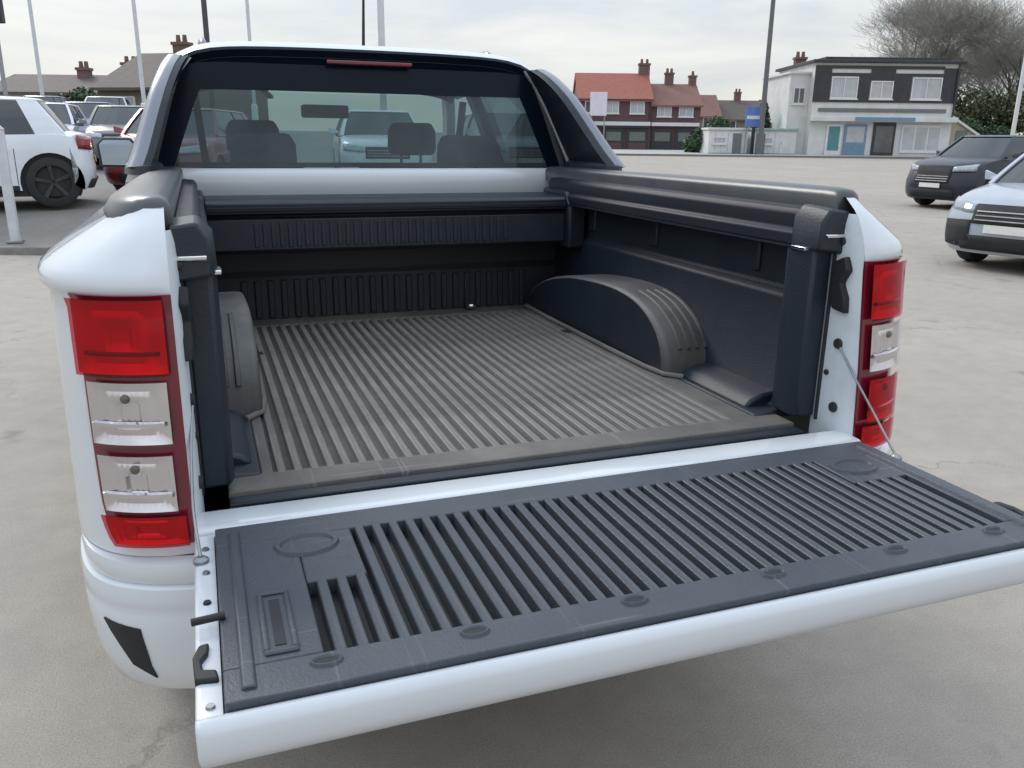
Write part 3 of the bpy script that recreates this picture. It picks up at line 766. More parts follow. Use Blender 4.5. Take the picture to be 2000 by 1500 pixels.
# cab lower body sides (doors) with front wing and arch
for s in (1, -1):
    ys = [YB + 0.02] + [1.95 + 0.06 * i for i in range(54)]
    rows = []
    for y in ys:
        zb = arch_bot(y, 0.47)
        zt = lerp_tab([(1.8, 1.36), (3.9, 1.25), (4.15, 1.17), (5.0, 1.08), (5.14, 1.02)], y)
        k = lerp_tab([(1.8, 1.0), (4.3, 1.0), (4.8, 0.985), (5.14, 0.92)], y)
        rows.append([(cab_x(zb + (zt - zb) * j / 14) * k, y, zb + (zt - zb) * j / 14) for j in range(15)])
    d = MB().grid(rows)
    if s < 0: d.mirror_x()
    door = d.build('cab_side', WHITE, truck, smooth=50)
    for yh in (2.35, 3.35):
        h = MB().box(0.905, 0.935, yh, yh + 0.16, 1.10, 1.135)
        if s < 0: h.mirror_x()
        h.build('door_handle', CHROME, door, bevel=0.008)
    # door mirror
    mr_ = MB().loft([[(0.93, 3.60, 1.315), (1.115, 3.60, 1.32), (1.125, 3.60, 1.44), (1.09, 3.60, 1.475), (0.95, 3.60, 1.475), (0.925, 3.60, 1.44)],
                     [(0.95, 3.72, 1.33), (1.09, 3.72, 1.335), (1.10, 3.72, 1.42), (1.07, 3.72, 1.45), (0.97, 3.72, 1.45), (0.945, 3.72, 1.42)]]).box(0.84, 0.94, 3.63, 3.69, 1.28, 1.335)
    if s < 0: mr_.mirror_x()
    dm = mr_.build('door_mirror', PLAST, truck, bevel=0.012)
    mg = MB().grid([[(0.945, 3.589, 1.332), (1.10, 3.589, 1.335)], [(0.940, 3.594, 1.435), (1.108, 3.594, 1.437)], [(0.96, 3.598, 1.460), (1.085, 3.598, 1.460)]])
    if s < 0: mg.mirror_x()
    mg.build('mirror_glass', mat('mirror_glass', (0.30, 0.35, 0.41), 0.03, 1.0, col2=(0.28, 0.33, 0.39), nscale=4), dm)
    # side windows
    def winp(y0b, y1b, y0t, y1t):
        g_ = MB().grid([[(cab_x(z) - 0.006, y0b + (y0t - y0b) * (z - 1.35) / 0.36, z), (cab_x(z) - 0.006, y1b + (y1t - y1b) * (z - 1.35) / 0.36, z)] for z in (1.35, 1.44, 1.53, 1.62, 1.71)])
        if s < 0: g_.mirror_x()
        return g_
    winp(2.02, 2.83, 2.14, 2.78).build('side_window', GSIDE, truck, smooth=60)
    winp(2.92, 3.80, 2.88, 3.24).build('side_window', GFRONT, truck, smooth=60)
    # pillars: rear, middle, front
    def pil(y0b, y1b, y0t, y1t, name, zt=1.75):
        rr = []
        for z in (1.33, 1.42, 1.51, 1.60, 1.70, zt):
            f_ = (z - 1.33) / (zt - 1.33)
            ya = y0b + (y0t - y0b) * f_; yb_ = y1b + (y1t - y1b) * f_; x_ = cab_x(z)
            rr.append([(x_, ya, z), (x_, yb_, z), (x_ - 0.05, yb_, z), (x_ - 0.05, ya, z)])
        p_ = MB().loft(rr)
        if s < 0: p_.mirror_x()
        p_.build(name, WHITE if name != 'door_pillar' else PLAST, truck, smooth=50)
    pil(YB + 0.005, 2.02, back_y(1.75), 2.15, 'rear_pillar')
    pil(2.83, 2.92, 2.79, 2.87, 'door_pillar')
    pil(3.80, 3.90, 3.20, 3.28, 'front_pillar', 1.72)

# cab rear panel: strip below the window, and frame round the glass
def bx(z): return cab_x(z) - 0.004
strip = []
for z, dy in [(0.90, 0.0), (1.20, 0.0), (1.262, 0.0), (1.290, -0.010), (1.315, -0.014), (1.345, -0.014), (1.362, -0.008), (1.374, 0.004), (1.376, 0.02)]:
    xx = min(bx(max(z, 1.25)), 0.845)
    strip.append([(xx * (-1 + 2 * i / 20), YB + dy + 0.012 * (abs(-1 + 2 * i / 20)) ** 3, z) for i in range(21)])
MB().grid(strip).build('cab_rear_panel', WHITE, truck, smooth=50)
WZ0, WZ1 = 1.378, 1.742
def wx(z): return lerp_tab([(WZ0, 0.775), (1.45, 0.752), (1.60, 0.704), (1.70, 0.668), (WZ1, 0.650)], z)
gl_rows = []
for k in range(9):
    z = WZ0 + (WZ1 - WZ0) * k / 8
    gl_rows.append([(wx(z) * (-1 + 2 * i / 16), back_y(z) + 0.014 + 0.018 * (abs(-1 + 2 * i / 16)) ** 2.5, z) for i in range(17)])
rw = MB().grid(gl_rows).build('rear_window', GREAR, truck, smooth=60)
# black ceramic border of the glass
FRIT = mat('ceramic_border', (0.0025, 0.007, 0.014), 0.25, col2=(0.003, 0.008, 0.016), nscale=5, spec=0.15)
def bpt(u_, z, d): return (wx(z) * u_, back_y(z) + 0.014 + 0.018 * abs(u_) ** 2.5 + d, z)
zs_ = [WZ0 + (WZ1 - WZ0) * k / 8 for k in range(9)]
for s in (1, -1):
    MB().grid([[bpt(s * u_, z, -0.002) for u_ in (lerp_tab([(WZ0, 0.925), (1.45, 0.915), (1.62, 0.89), (WZ1, 0.86)], z), 0.95, 0.975, 1.0)] for z in zs_]).build('glass_border', FRIT, rw, smooth=60)
MB().grid([[bpt(-0.985 + 1.97 * i / 16, z, -0.0025) for i in range(17)] for z in (1.648, 1.67, 1.70, 1.72, WZ1)]).build('glass_border', FRIT, rw, smooth=60)
MB().grid([[bpt(-0.93 + 1.86 * i / 16, z, 0.0035) for i in range(17)] for z in (WZ0, 1.388, 1.396)]).build('glass_border', FRIT, rw, smooth=60)
# painted frame round the glass
fr_rows = []
for s in (1, -1):
    f_ = MB().grid([[bpt(s, z, -0.004), (s * (wx(z) + 0.022), back_y(z) + 0.016, z), (s * cab_x(z), back_y(z) + 0.035, z)] for z in zs_])
    f_.build('window_surround', PLAST, truck, smooth=60)
# roof
rr = []
for z0_, kx in [(1.735, None)]:
    pass
NX = 24
yst = [0, 0.02, 0.05, 0.10, 0.2, 0.35, 0.55, 0.75, 0.9, 1.0]
def roof_z(u_, t):                         # u -1..1 across, t 0 rear .. 1 front
    crown = ROOFZ + 0.020 - 0.012 * abs(u_) ** 2.2 - 0.040 * abs(u_) ** 10
    e = lerp_tab([(0, 0.034), (0.02, 0.020), (0.05, 0.012), (0.12, 0.004), (0.3, -0.004), (0.6, -0.004), (0.8, 0.0), (0.93, 0.045), (1.0, 0.085)], t)
    return crown - e
rows = []
for t in yst:
    y_ = 1.925 + (3.16 - 1.925) * t
    rows.append([(0.672 * u_, y_ + 0.03 * abs(u_) ** 3 * (1 - t) - 0.06 * abs(u_) ** 3 * t, roof_z(u_, t)) for u_ in [-1 + 2 * i / NX for i in range(NX + 1)]])
roof = MB().grid(rows).build('roof', WHITE, truck, smooth=60)
MB().grid([[(p[0] * 0.985, p[1], p[2] - 0.035) for p in r_] for r_ in rows]).build('headliner', HEADL, truck, smooth=60)
# header over the rear window and roof side rails
MB().grid([[(x_, y_, z_) for x_, y_, z_ in rows[0]], [(p[0] * 0.99, p[1] - 0.010, p[2] - 0.010) for p in rows[0]], [(p[0] * 0.985, back_y(1.745) + 0.012 + 0.018 * abs(p[0] / 0.672) ** 2.5, 1.7425 - 0.020 * abs(p[0] / 0.672) ** 6) for p in rows[0]]]).build('roof_header', FRIT, truck, smooth=60)
MB().box(-0.16, 0.16, 1.905, 1.925, 1.7455, 1.7605).build('high_brake_lamp', LAMPH, truck, bevel=0.004)
for s in (1, -1):
    e_ = MB().grid([[(0.672 * s, r_[-1][1], r_[-1][2]) for r_ in rows], [(0.690 * s, r_[-1][1], r_[-1][2] - 0.012) for r_ in rows], [((cab_x(1.70)) * s, r_[-1][1] + 0.02, 1.70) for r_ in rows]])
    e_.build('roof_side', WHITE, truck, smooth=60)
    # roof rails
    P = cr_spline([(0.575 * s, 2.20, 1.800), (0.577 * s, 2.24, 1.832), (0.580 * s, 2.34, 1.842), (0.582 * s, 2.7, 1.842), (0.580 * s, 3.0, 1.830), (0.577 * s, 3.08, 1.79)], 4)
    MB().tube(P, 0.013, 8).build('roof_rail', GREYM, truck, smooth=60)
# windscreen
MB().grid([[(u_ * lerp_tab([(1.12, 0.80), (1.70, 0.62)], z), ws_y(z) - 0.10 * abs(u_) ** 2.2, z) for u_ in [-1 + i / 8 for i in range(17)]] for z in (1.12, 1.27, 1.42, 1.56, 1.70)]).build('windscreen', GFRONT, truck, smooth=60)
# aerial
an = MB().loft([oval(0.112, 2.62, 0.032, 0.045, 1.822, 12), oval(0.112, 2.625, 0.022, 0.034, 1.838, 12), oval(0.112, 2.63, 0.008, 0.010, 1.850, 12)])
aer = an.build('roof_aerial', PLAST, truck, smooth=50)
MB().tube([(0.112, 2.63, 1.846), (0.113, 2.60, 2.02), (0.114, 2.57, 2.20)], [0.0075, 0.006, 0.005], 8).build('aerial_rod', DARK, aer, smooth=60)
# bonnet and front end
rows = []
for t in range(9):
    y_ = 3.95 + 1.12 * t / 8
    rows.append([(u_ * lerp_tab([(3.9, 0.86), (4.6, 0.86), (5.1, 0.80)], y_), y_ - 0.05 * u_ * u_, lerp_tab([(3.9, 1.165), (4.3, 1.175), (4.8, 1.13), (5.1, 1.05)], y_) - 0.06 * abs(u_) ** 3) for u_ in [-1 + i / 6 for i in range(13)]])
MB().grid(rows).build('bonnet', WHITE, truck, smooth=60)
fb = MB().loft([[(x_ * k, 5.02 + dy - 0.16 * abs(x_) ** 3, z) for x_ in [-0.88 + 0.11 * i for i in range(17)]] for z, dy, k in [(0.36, 0.0, 0.94), (0.42, 0.16, 1), (0.60, 0.20, 1), (0.74, 0.20, 1), (0.95, 0.17, 0.97), (1.05, 0.08, 0.92)]], closed=False, cap=False)
fb.build('front_bumper', WHITE, truck, smooth=50)
MB().box(-0.86, 0.86, 4.2, 5.0, 0.50, 0.95).build('engine_block', DARK, truck)
MB().box(-0.45, 0.45, 0.05, 5.0, 0.42, 0.56).build('chassis', DARK, truck, bevel=0.03)
MB().box(-0.70, 0.70, 0.10, 0.70, 0.60, 0.79).build('underbody', DARK, truck, bevel=0.04)  # unseen block added to cut light passing beneath the bed
MB().box(-0.70, 0.70, 1.62, 1.88, 0.45, 0.79).build('added_underbody_block', DARK, truck, bevel=0.04)  # second unseen block, added to darken the ground under the truck
sw_ = MB(); sw_.lathe_x([(0.2, -0.1), (0.35, -0.11), (0.37, -0.05), (0.37, 0.05), (0.35, 0.11), (0.2, 0.1)], (0, 0, 0), 24)
sw_.v = [(y, z + 0.62, x + 0.47) for x, y, z in sw_.v]
sw_.build('added_spare_wheel', RUBBER, truck, smooth=40)  # unseen wheel added to help block light below the bed
for s in (1, -1):
    mf = MB().box(0.62, 0.88, 0.715, 0.73, 0.18, 0.62)
    if s < 0: mf.mirror_x()
    mf.build('added_mud_flap', RUBBER, truck, bevel=0.004)  # unseen flaps, added to keep light from the ground under the bed
MB().box(-0.89, 0.89, 1.90, 4.0, 0.44, 0.52).build('cab_floor', TRIM, truck, bevel=0.02)
MB().tube([(-0.76, RAXLE, 0.385), (0.76, RAXLE, 0.385)], 0.06, 10).build('axle', DARK, truck, smooth=60)

# wheels
def wheel_parts(par, c, r, wd, s, rimcol, spokes=6):
    sg = 1 if s > 0 else -1
    pr = [(r * 0.66, -wd / 2), (r * 0.90, -wd / 2), (r * 0.975, -wd * 0.42), (r, -wd * 0.28), (r, wd * 0.28), (r * 0.975, wd * 0.42), (r * 0.90, wd / 2), (r * 0.66, wd / 2)]
    ty = MB().lathe_x(pr, c, 28).build('wheel', RUBBER, par, smooth=40)
    pr2 = [(0.001, wd * 0.30), (r * 0.10, wd * 0.32), (r * 0.16, wd * 0.25), (r * 0.18, wd * 0.10), (r * 0.60, wd * 0.06), (r * 0.63, wd * 0.36), (r * 0.68, wd * 0.46), (r * 0.665, wd * 0.30), (r * 0.66, -wd * 0.5)]
    rm = MB().lathe_x([(a, b * sg) for a, b in pr2], c, 28)
    rm.build('wheel_dish', DARK, ty, smooth=40)
    sp = MB()
    for k in range(spokes):
        a = 2 * math.pi * k / spokes + 0.2
        ca_, sa_ = math.cos(a), math.sin(a)
        def q(rad, off, xo): return (c[0] + xo * sg, c[1] + rad * ca_ - off * sa_, c[2] + rad * sa_ + off * ca_)
        i0, i1, w0, w1 = r * 0.08, r * 0.66, r * 0.055, r * 0.075
        sp.loft([[q(i0, -w0, wd * 0.24), q(i0, w0, wd * 0.24), q(i0, w0, wd * 0.36), q(i0, -w0, wd * 0.36)], [q(i1, -w1, wd * 0.28), q(i1, w1, wd * 0.28), q(i1, w1, wd * 0.42), q(i1, -w1, wd * 0.42)]])
    sp.build('rim', rimcol, ty, smooth=30)
ALLOY = mat('alloy_rim', (0.30, 0.31, 0.33), 0.35, 0.8, col2=(0.24, 0.25, 0.27), nscale=9)
ALLOYD = mat('dark_alloy_rim', (0.055, 0.060, 0.070), 0.35, 0.5, col2=(0.04, 0.045, 0.05), nscale=9)
for s in (1, -1):
    for ya in (RAXLE, FAXLE):
        wheel_parts(truck, (0.775 * s, ya, 0.385), 0.385, 0.255, s, ALLOY)
        aw = MB().loft([[(x_, ya + 0.452 * math.cos(a), 0.40 + 0.452 * math.sin(a)) for x_ in (0.50, 0.89)] for a in [math.pi * k / 14 for k in range(15)]], closed=False, cap=False)
        if s < 0: aw.mirror_x()
        aw.build('arch_liner', DARK, truck, smooth=60)

# sail panels of the sports bar
for s in (1, -1):
    rear = cr_spline([(0.668, 1.885, 1.752), (0.690, 1.80, 1.715), (0.722, 1.69, 1.640), (0.757, 1.58, 1.535), (0.785, 1.485, 1.445), (0.806, 1.425, 1.392)], 4)
    front = cr_spline([(0.664, 1.945, 1.756), (0.698, 1.925, 1.71), (0.745, 1.90, 1.62), (0.790, 1.885, 1.52), (0.828, 1.875, 1.44), (0.852, 1.87, 1.392)], 4)
    ri = []
    for a, b in zip(rear, front):
        a = Vector(a); b = Vector(b)
        ri.append([a + Vector((-0.030, 0.022, 0)), a + Vector((-0.012, 0, 0)), a + Vector((0.022, 0.003, 0)), a + Vector((0.034, 0.03, 0)), b + Vector((0.022, 0, 0)), b + Vector((-0.04, 0.0, 0))])
    sp = MB().loft(ri)
    if s < 0: sp.mirror_x()
    sail = sp.build('sail_panel', PLAST, truck, smooth=50)
    tr_ = []
    for a in rear:
        a = Vector(a)
        tr_.append([a + Vector((-0.016, 0.012, 0.001)), a + Vector((-0.010, -0.004, 0.003)), a + Vector((0.012, -0.006, 0.004)), a + Vector((0.030, 0.004, 0.003)), a + Vector((0.037, 0.028, 0))])
    t_ = MB().grid(tr_)
    if s < 0: t_.mirror_x()
    t_.build('sail_trim', GREYM, sail, smooth=60)
    ft = MB().loft([oval(0.80, 1.64, 0.06, 0.235, 1.372, 20), oval(0.80, 1.64, 0.055, 0.228, 1.398, 20), oval(0.80, 1.65, 0.040, 0.20, 1.408, 20)])
    if s < 0: ft.mirror_x()
    ft.build('sail_foot', PLAST, sail, smooth=40)

# interior
def seat(x0, x1, y0, tilt, ztop, name, heads):
    bk_ = MB().prism_x([(y0, 0.80), (y0 + 0.20, 0.80), (y0 + 0.10 + tilt, ztop), (y0 - 0.02 + tilt, ztop)], x0, x1)
    st = bk_.build(name, FABRIC, truck, bevel=0.045, seg=3)
    MB().box(x0, x1, y0 + 0.10, y0 + 0.58, 0.70, 0.86).build('seat_cushion', FABRIC, st, bevel=0.05)
    for hx in heads:
        MB().loft([[(hx + dx * k, y0 + tilt - 0.03 + dy, z) for dx, dy in ((-0.125, 0), (-0.06, -0.02), (0.06, -0.02), (0.125, 0), (0.11, 0.085), (-0.11, 0.085))] for z, k in ((ztop + 0.045, 0.85), (ztop + 0.07, 1), (ztop + 0.16, 0.98), (ztop + 0.20, 0.80))]).build('headrest', FABRIC, st, bevel=0.02)
        for dx in (-0.05, 0.05):
            MB().tube([(hx + dx, y0 + tilt + 0.02, ztop - 0.03), (hx + dx, y0 + tilt + 0.01, ztop + 0.08)], 0.007, 6).build('headrest_post', STEEL, st)
seat(-0.66, 0.66, 2.02, -0.02, 1.30, 'rear_seat', (-0.40, 0.40))
seat(-0.62, -0.14, 2.92, -0.06, 1.36, 'front_seat', (-0.38,))
seat(0.14, 0.62, 2.92, -0.06, 1.36, 'front_seat', (0.38,))
MB().prism_x([(3.55, 0.8), (3.52, 1.10), (3.62, 1.17), (3.98, 1.15), (4.0, 0.8)], -0.78, 0.78).build('dashboard', TRIM, truck, bevel=0.03)
tor = []
for k in range(25):
    a = 2 * math.pi * k / 24
    tor.append((0.38 + 0.185 * math.cos(a), 3.50 - 0.06 * math.sin(a), 1.10 + 0.175 * math.sin(a)))
MB().tube(tor, 0.015, 8, False).build('steering_wheel', PLAST, truck, smooth=60)
MB().box(-0.12, 0.12, 3.12, 3.15, 1.58, 1.645).build('interior_mirror', PLAST, truck, bevel=0.012)
for s in (1, -1):
    MB().tube([(0.62 * s, 2.76, 1.66), (0.60 * s, 2.80, 1.40), (0.58 * s, 2.85, 1.10)], 0.018, 6).build('seat_belt', DARK, truck)

# ------------------------------------------------------------------ other cars
def paint(name, c, rough=0.28, coat=0.6):
    return mat(name, c, rough, 0.0, col2=tuple(v * 0.86 for v in c), nscale=2.5, lo=0.3, hi=0.75, coat=coat)
CARG = mat('car_glass_dark', (0.012, 0.017, 0.022), 0.04, col2=(0.020, 0.026, 0.031), nscale=2, spec=0.8)
HEADG = mat('headlamp_glass', (0.42, 0.45, 0.48), 0.10, 0.3, col2=(0.25, 0.27, 0.30), nscale=14, coat=0.8)
TAILR = mat('tail_lamp_red', (0.28, 0.012, 0.018), 0.15, col2=(0.20, 0.01, 0.014), nscale=10, coat=0.8)
PLATEW = mat('plate_white', (0.72, 0.72, 0.70), 0.5, col2=(0.64, 0.64, 0.62), nscale=5)
PLATEY = mat('plate_yellow', (0.70, 0.55, 0.06), 0.5, col2=(0.62, 0.48, 0.05), nscale=5)
UNDER = mat('car_underside', (0.016, 0.017, 0.019), 0.8, col2=(0.024, 0.025, 0.027), nscale=6)

def make_car(name, label, loc, heading, pm, L_=4.3, W=1.80, H=1.52, zb=0.95, belt=1.00, wr=0.325, fo=0.85, ro=0.68, cowl=0.98, rear_slope=0.32, roof_end=0.35, rim=None, group=None, clad=False, detail=True):
    car = thing(name, label, 'car', loc, heading, group)
    yF, yR = L_ / 2, -L_ / 2
    wf, wrr = yF - fo, yR + ro
    ra = wr + 0.055
    cy = yF - cowl                      # windscreen base
    def arc(c, n=16):                    # from front side to rear side of an arch
        return [(c + ra * math.cos(a), wr + ra * math.sin(a)) for a in [math.asin(max(-1, (0.26 - wr) / ra)) + (math.pi - 2 * math.asin(max(-1, (0.26 - wr) / ra))) * k / n for k in range(n + 1)]]
    top = [(yF - 0.10, 0.20), (yF - 0.02, 0.30), (yF, 0.42), (yF - 0.005, 0.58), (yF - 0.05, 0.70), (yF - 0.13, zb - 0.14), (yF - 0.26, zb - 0.07), (yF - 0.60, zb), (cy, zb + 0.06),
           (0.0, belt + 0.005), (yR + 0.9, belt + 0.03), (yR + 0.30, belt + 0.045), (yR + 0.10, belt + 0.01), (yR + 0.03, belt - 0.14), (yR + 0.02, 0.72), (yR, 0.60), (yR + 0.01, 0.42), (yR + 0.08, 0.28)]
    bot = [(p[0], p[1]) for p in reversed(arc(wrr))] + [(p[0], p[1]) for p in reversed(arc(wf))]
    outl = top + bot
    nt_ = len(top)
    def pull(f): return 0.30 * max(0, (f - 0.35) / 0.65) ** 2.4
    def ring(f, drop, bring):
        out = []
        for i, (y, z) in enumerate(outl):
            if i < nt_:
                wF = sstep(yF - 0.9, yF, y); wR = sstep(yR + 0.9, yR, y) if False else 1 - sstep(yR, yR + 0.8, y)
                y2 = y - pull(f) * wF + pull(f) * 0.8 * wR
                z2 = z - drop * sstep(0.62, 0.95, z) + bring * (1 - sstep(0.3, 0.5, z))
            else:
                y2, z2 = y, z
            out.append((f * W / 2, y2, z2))
        return out
    lay = [(0.0, 0, 0), (0.45, 0.004, 0), (0.72, 0.012, 0), (0.88, 0.028, 0.01), (0.955, 0.06, 0.03), (1.0, 0.20, 0.06)]
    rings = [[(-x, y, z) for x, y, z in ring(*l)] for l in reversed(lay[1:])] + [ring(*l) for l in lay]
    body = MB().loft(rings).build('body', pm, car, smooth=38)
    MB().box(-W * 0.465, W * 0.465, yR + 0.25, yF - 0.45, 0.17, 0.80).build('underbody', UNDER, car)
    # greenhouse
    z0, z1 = belt - 0.02, H - 0.045
    wsT = cy - (z1 - zb) * 1.05; rT = yR + roof_end; rB = yR + roof_end - rear_slope + 0.06
    def gring(z, k=1.0):
        t = (z - z0) / (z1 - z0)
        yf = cy + 0.06 + (wsT - cy - 0.06) * t; yr = rB + (rT - rB) * t
        hx = W / 2 * (0.925 - 0.215 * t ** 1.25) * k
        cr_ = 0.16
        pts = []
        for u_ in (-1, -0.92, -0.5, 0, 0.5, 0.92, 1): pts.append((hx * u_, yf - 0.14 * abs(u_) ** 3, z))
        for q in (0.25, 0.5, 0.75): pts.append((hx * (1 + 0.015 * math.sin(q * math.pi)), yf - 0.14 + (yr + 0.10 - yf + 0.14) * q, z))
        for u_ in (1, 0.92, 0.5, 0, -0.5, -0.92, -1): pts.append((hx * u_, yr + 0.10 * abs(u_) ** 3, z))
        for q in (0.75, 0.5, 0.25): pts.append((-hx * (1 + 0.015 * math.sin(q * math.pi)), yf - 0.14 + (yr + 0.10 - yf + 0.14) * q, z))
        return pts
    zl = [z0 + (z1 - z0) * k / 4 for k in range(5)]
    MB().loft([gring(z) for z in zl]).build('window', CARG, car, smooth=35)
    # roof
    g1 = gring(z1)
    cx_ = sum(p[1] for p in g1) / len(g1)
    def rr_(k, dz): return [(p[0] * k, cx_ + (p[1] - cx_) * k, z1 + dz) for p in g1]
    MB().loft([rr_(1.005, -0.03), rr_(1.02, 0.0), rr_(0.97, 0.025), rr_(0.80, 0.040), rr_(0.4, 0.046)]).build('roof', pm, car, smooth=50)
    # pillars
    n_ = len(g1)
    def pillar(i0, i1, nm='pillar', m=pm, out=1.012):
        rws = []
        for z in zl:
            g = gring(z)
            gc = sum(p[1] for p in g) / n_
            a, b = Vector(g[i0]), Vector(g[i1])
            ex = Vector(((a.x + b.x) / 2, ((a.y + b.y) / 2 - gc) * 0.2, 0)).normalized() * 0.010
            rws.append([a + ex, b + ex])
        MB().grid(rws).build(nm, m, car, solid=0.02)
    pillar(0, 1); pillar(5, 6); pillar(11, 10); pillar(16, 15)
    # side pillars: rear quarter and middle post
    for sd, (ia, ib) in ((1, (9, 10)), (-1, (17, 16))):
        rws = []; rws2 = []
        for z in zl:
            g = gring(z); a, b = Vector(g[ia]), Vector(g[ib]); e = Vector((0.010 * sd, 0, 0))
            t = (z - z0) / (z1 - z0)
            rws.append([a.lerp(b, 0.45 + 0.05 * t) + e, b + e])
        MB().grid(rws).build('quarter_pillar', pm, car, solid=0.02)
        ja, jb_ = ((8, 9) if sd > 0 else (18, 17))
        rws2 = [[Vector(gring(z)[ja]).lerp(Vector(gring(z)[jb_]), q) + Vector((0.006 * sd, 0, 0)) for q in (-0.03, 0.14)] for z in zl]
        MB().grid(rws2).build('middle_pillar', UNDER, car, solid=0.015)
    # wheels
    for s in (1, -1):
        for ya in (wf, wrr):
            wheel_parts(car, (s * (W / 2 - 0.125), ya, wr), wr, 0.215, s, rim or ALLOY, 5)
    for s in (1, -1):
        for yq in (wf - ra - 0.10, wf - ra - 1.02, wrr + ra + 0.02):
            MB().box(s * (W / 2 - 0.006), s * (W / 2 + 0.0015), yq, yq + 0.010, 0.34, belt - 0.22).build('door_seam', UNDER, car)
        for yq in (wf - ra - 0.95, wrr + ra + 0.10):
            MB().box(s * (W / 2 - 0.02), s * (W / 2 + 0.018), yq, yq + 0.17, belt - 0.27, belt - 0.24).build('door_handle', pm, car, bevel=0.006)
        MB().box(s * (W / 2 - 0.03), s * (W / 2 + 0.004), wrr + ra + 0.01, wf - ra - 0.01, 0.255, 0.335).build('side_skirt', UNDER, car, bevel=0.01)
    def fy(f, z): return lerp_tab([(p[1], p[0]) for p in top[:7]], z) - pull(abs(f))
    def ry(f, z): return lerp_tab([(p[1], p[0]) for p in reversed(top[13:])], z) + pull(abs(f)) * 0.8
    def fpatch(f0, f1, z0a, z1a, z0b, z1b, off, n=8, front=True):
        rws = []
        for i in range(n + 1):
            f = f0 + (f1 - f0) * i / n; za = z0a + (z0b - z0a) * i / n; zc = z1a + (z1b - z1a) * i / n
            rws.append([(f * W / 2, (fy(f, z) + off) if front else (ry(f, z) - off), z) for z in (za, za + (zc - za) * 0.33, za + (zc - za) * 0.67, zc)])
        return MB().grid(rws)
    for s in (1, -1):
        fpatch(0.50 * s, 0.93 * s, zb - 0.27, zb - 0.17, zb - 0.25, zb - 0.11, 0.012).build('headlamp', HEADG, car, solid=0.02, smooth=50)
        fpatch(0.55 * s, 0.94 * s, belt - 0.24, belt - 0.06, belt - 0.22, belt - 0.02, 0.014, front=False).build('tail_lamp', TAILR, car, solid=0.02, smooth=50)
        mrr = MB().loft([[(s * (W / 2 - 0.03), cy - 0.30, belt + 0.03), (s * (W / 2 + 0.02), cy - 0.32, belt + 0.02), (s * (W / 2 + 0.02), cy - 0.36, belt + 0.10), (s * (W / 2 - 0.03), cy - 0.36, belt + 0.08)],
                         [(s * (W / 2 + 0.16), cy - 0.36, belt + 0.03), (s * (W / 2 + 0.17), cy - 0.40, belt + 0.03), (s * (W / 2 + 0.17), cy - 0.40, belt + 0.15), (s * (W / 2 + 0.16), cy - 0.34, belt + 0.14)]])
        mrr.build('door_mirror', pm, car, bevel=0.015)
        if clad:
            fpatch(0.49 * s, 0.95 * s, 0.26, 0.60, 0.28, 0.58, 0.012).build('fog_lamp_recess', UNDER, car, solid=0.02, smooth=50)
    gril = fpatch(-0.48, 0.48, 0.56, zb - 0.17, 0.56, zb - 0.17, 0.010, 10).build('grille', UNDER, car, solid=0.015, smooth=50)
    for zq in (0.60, 0.65, 0.70):
        if zq < zb - 0.19:
            fpatch(-0.44, 0.44, zq, zq + 0.014, zq, zq + 0.014, 0.018, 8).build('grille_bar', STEEL, car, solid=0.006)
    fpatch(-0.62, 0.62, 0.24, 0.42, 0.24, 0.42, 0.008, 10).build('lower_intake', UNDER, car, solid=0.012, smooth=50)
    fpatch(-0.29, 0.29, 0.46, 0.555, 0.46, 0.555, 0.026, 2).build('number_plate', PLATEW, car, solid=0.006)
    fpatch(-0.29, 0.29, 0.66, 0.755, 0.66, 0.755, 0.018, 2, False).build('number_plate', PLATEY, car, solid=0.006)
    fpatch(-0.75, 0.75, 0.28, 0.42, 0.28, 0.42, 0.012, 8, False).build('rear_valance', UNDER, car, solid=0.012, smooth=50)
    return car

def heading_from(du, dv):
    """rotation so that local +y points along du*RU + dv*AV"""
    d_ = RU * du + AV * dv
    return math.atan2(-d_.x, d_.y)

P_WHITE = paint('car_paint_white', (0.72, 0.75, 0.80)); P_RED = paint('car_paint_dark_red', (0.20, 0.016, 0.026)); P_SILV = paint('car_paint_silver', (0.36, 0.39, 0.45)); P_NAVY = paint('car_paint_navy', (0.007, 0.012, 0.026), 0.32, 0.15)
P_GREY = paint('car_paint_grey', (0.14, 0.15, 0.17)); P_BLUE = paint('car_paint_blue', (0.05, 0.06, 0.20)); P_PALE = paint('car_paint_pale', (0.50, 0.54, 0.55)); P_BLK = paint('car_paint_black', (0.012, 0.013, 0.016))

def put_car(name, label, u, v, du, dv, pm, zf=gz, **kw):
    return make_car(name, label, F(u, v, zf(u, v)), heading_from(du, dv), pm, **kw)

put_car('parked_car', 'white hatchback with dark wheels, parked side on at the left edge', -8.66, 12.95, -0.90, -0.43, P_WHITE, lambda u, v: fz(u, v + 0.55), L_=4.25, H=1.60, zb=1.02, belt=1.08, wr=0.375, ro=0.60, rear_slope=0.42, roof_end=0.62, rim=ALLOYD, group='cars on the forecourt')
put_car('parked_car', 'dark red car between the white hatchback and the pickup cab', -6.12, 16.3, 0.06, -1, P_RED, fz, L_=4.2, H=1.50, zb=0.98, belt=1.02, group='cars on the forecourt')
put_car('parked_car', 'silver car with a dark grille facing out at the right edge', 7.66, 11.1, -0.84, -0.54, P_SILV, gz, L_=4.5, W=1.86, H=1.50, zb=0.96, belt=1.00, wr=0.35, clad=True, rim=ALLOYD, group='cars at the right of the yard')
put_car('parked_car', 'navy car parked behind the silver one at the right edge', 11.35, 20.0, -0.92, -0.40, P_NAVY, gz, L_=4.6, W=1.86, H=1.60, zb=1.08, belt=1.10, wr=0.345, rim=ALLOYD, group='cars at the right of the yard')
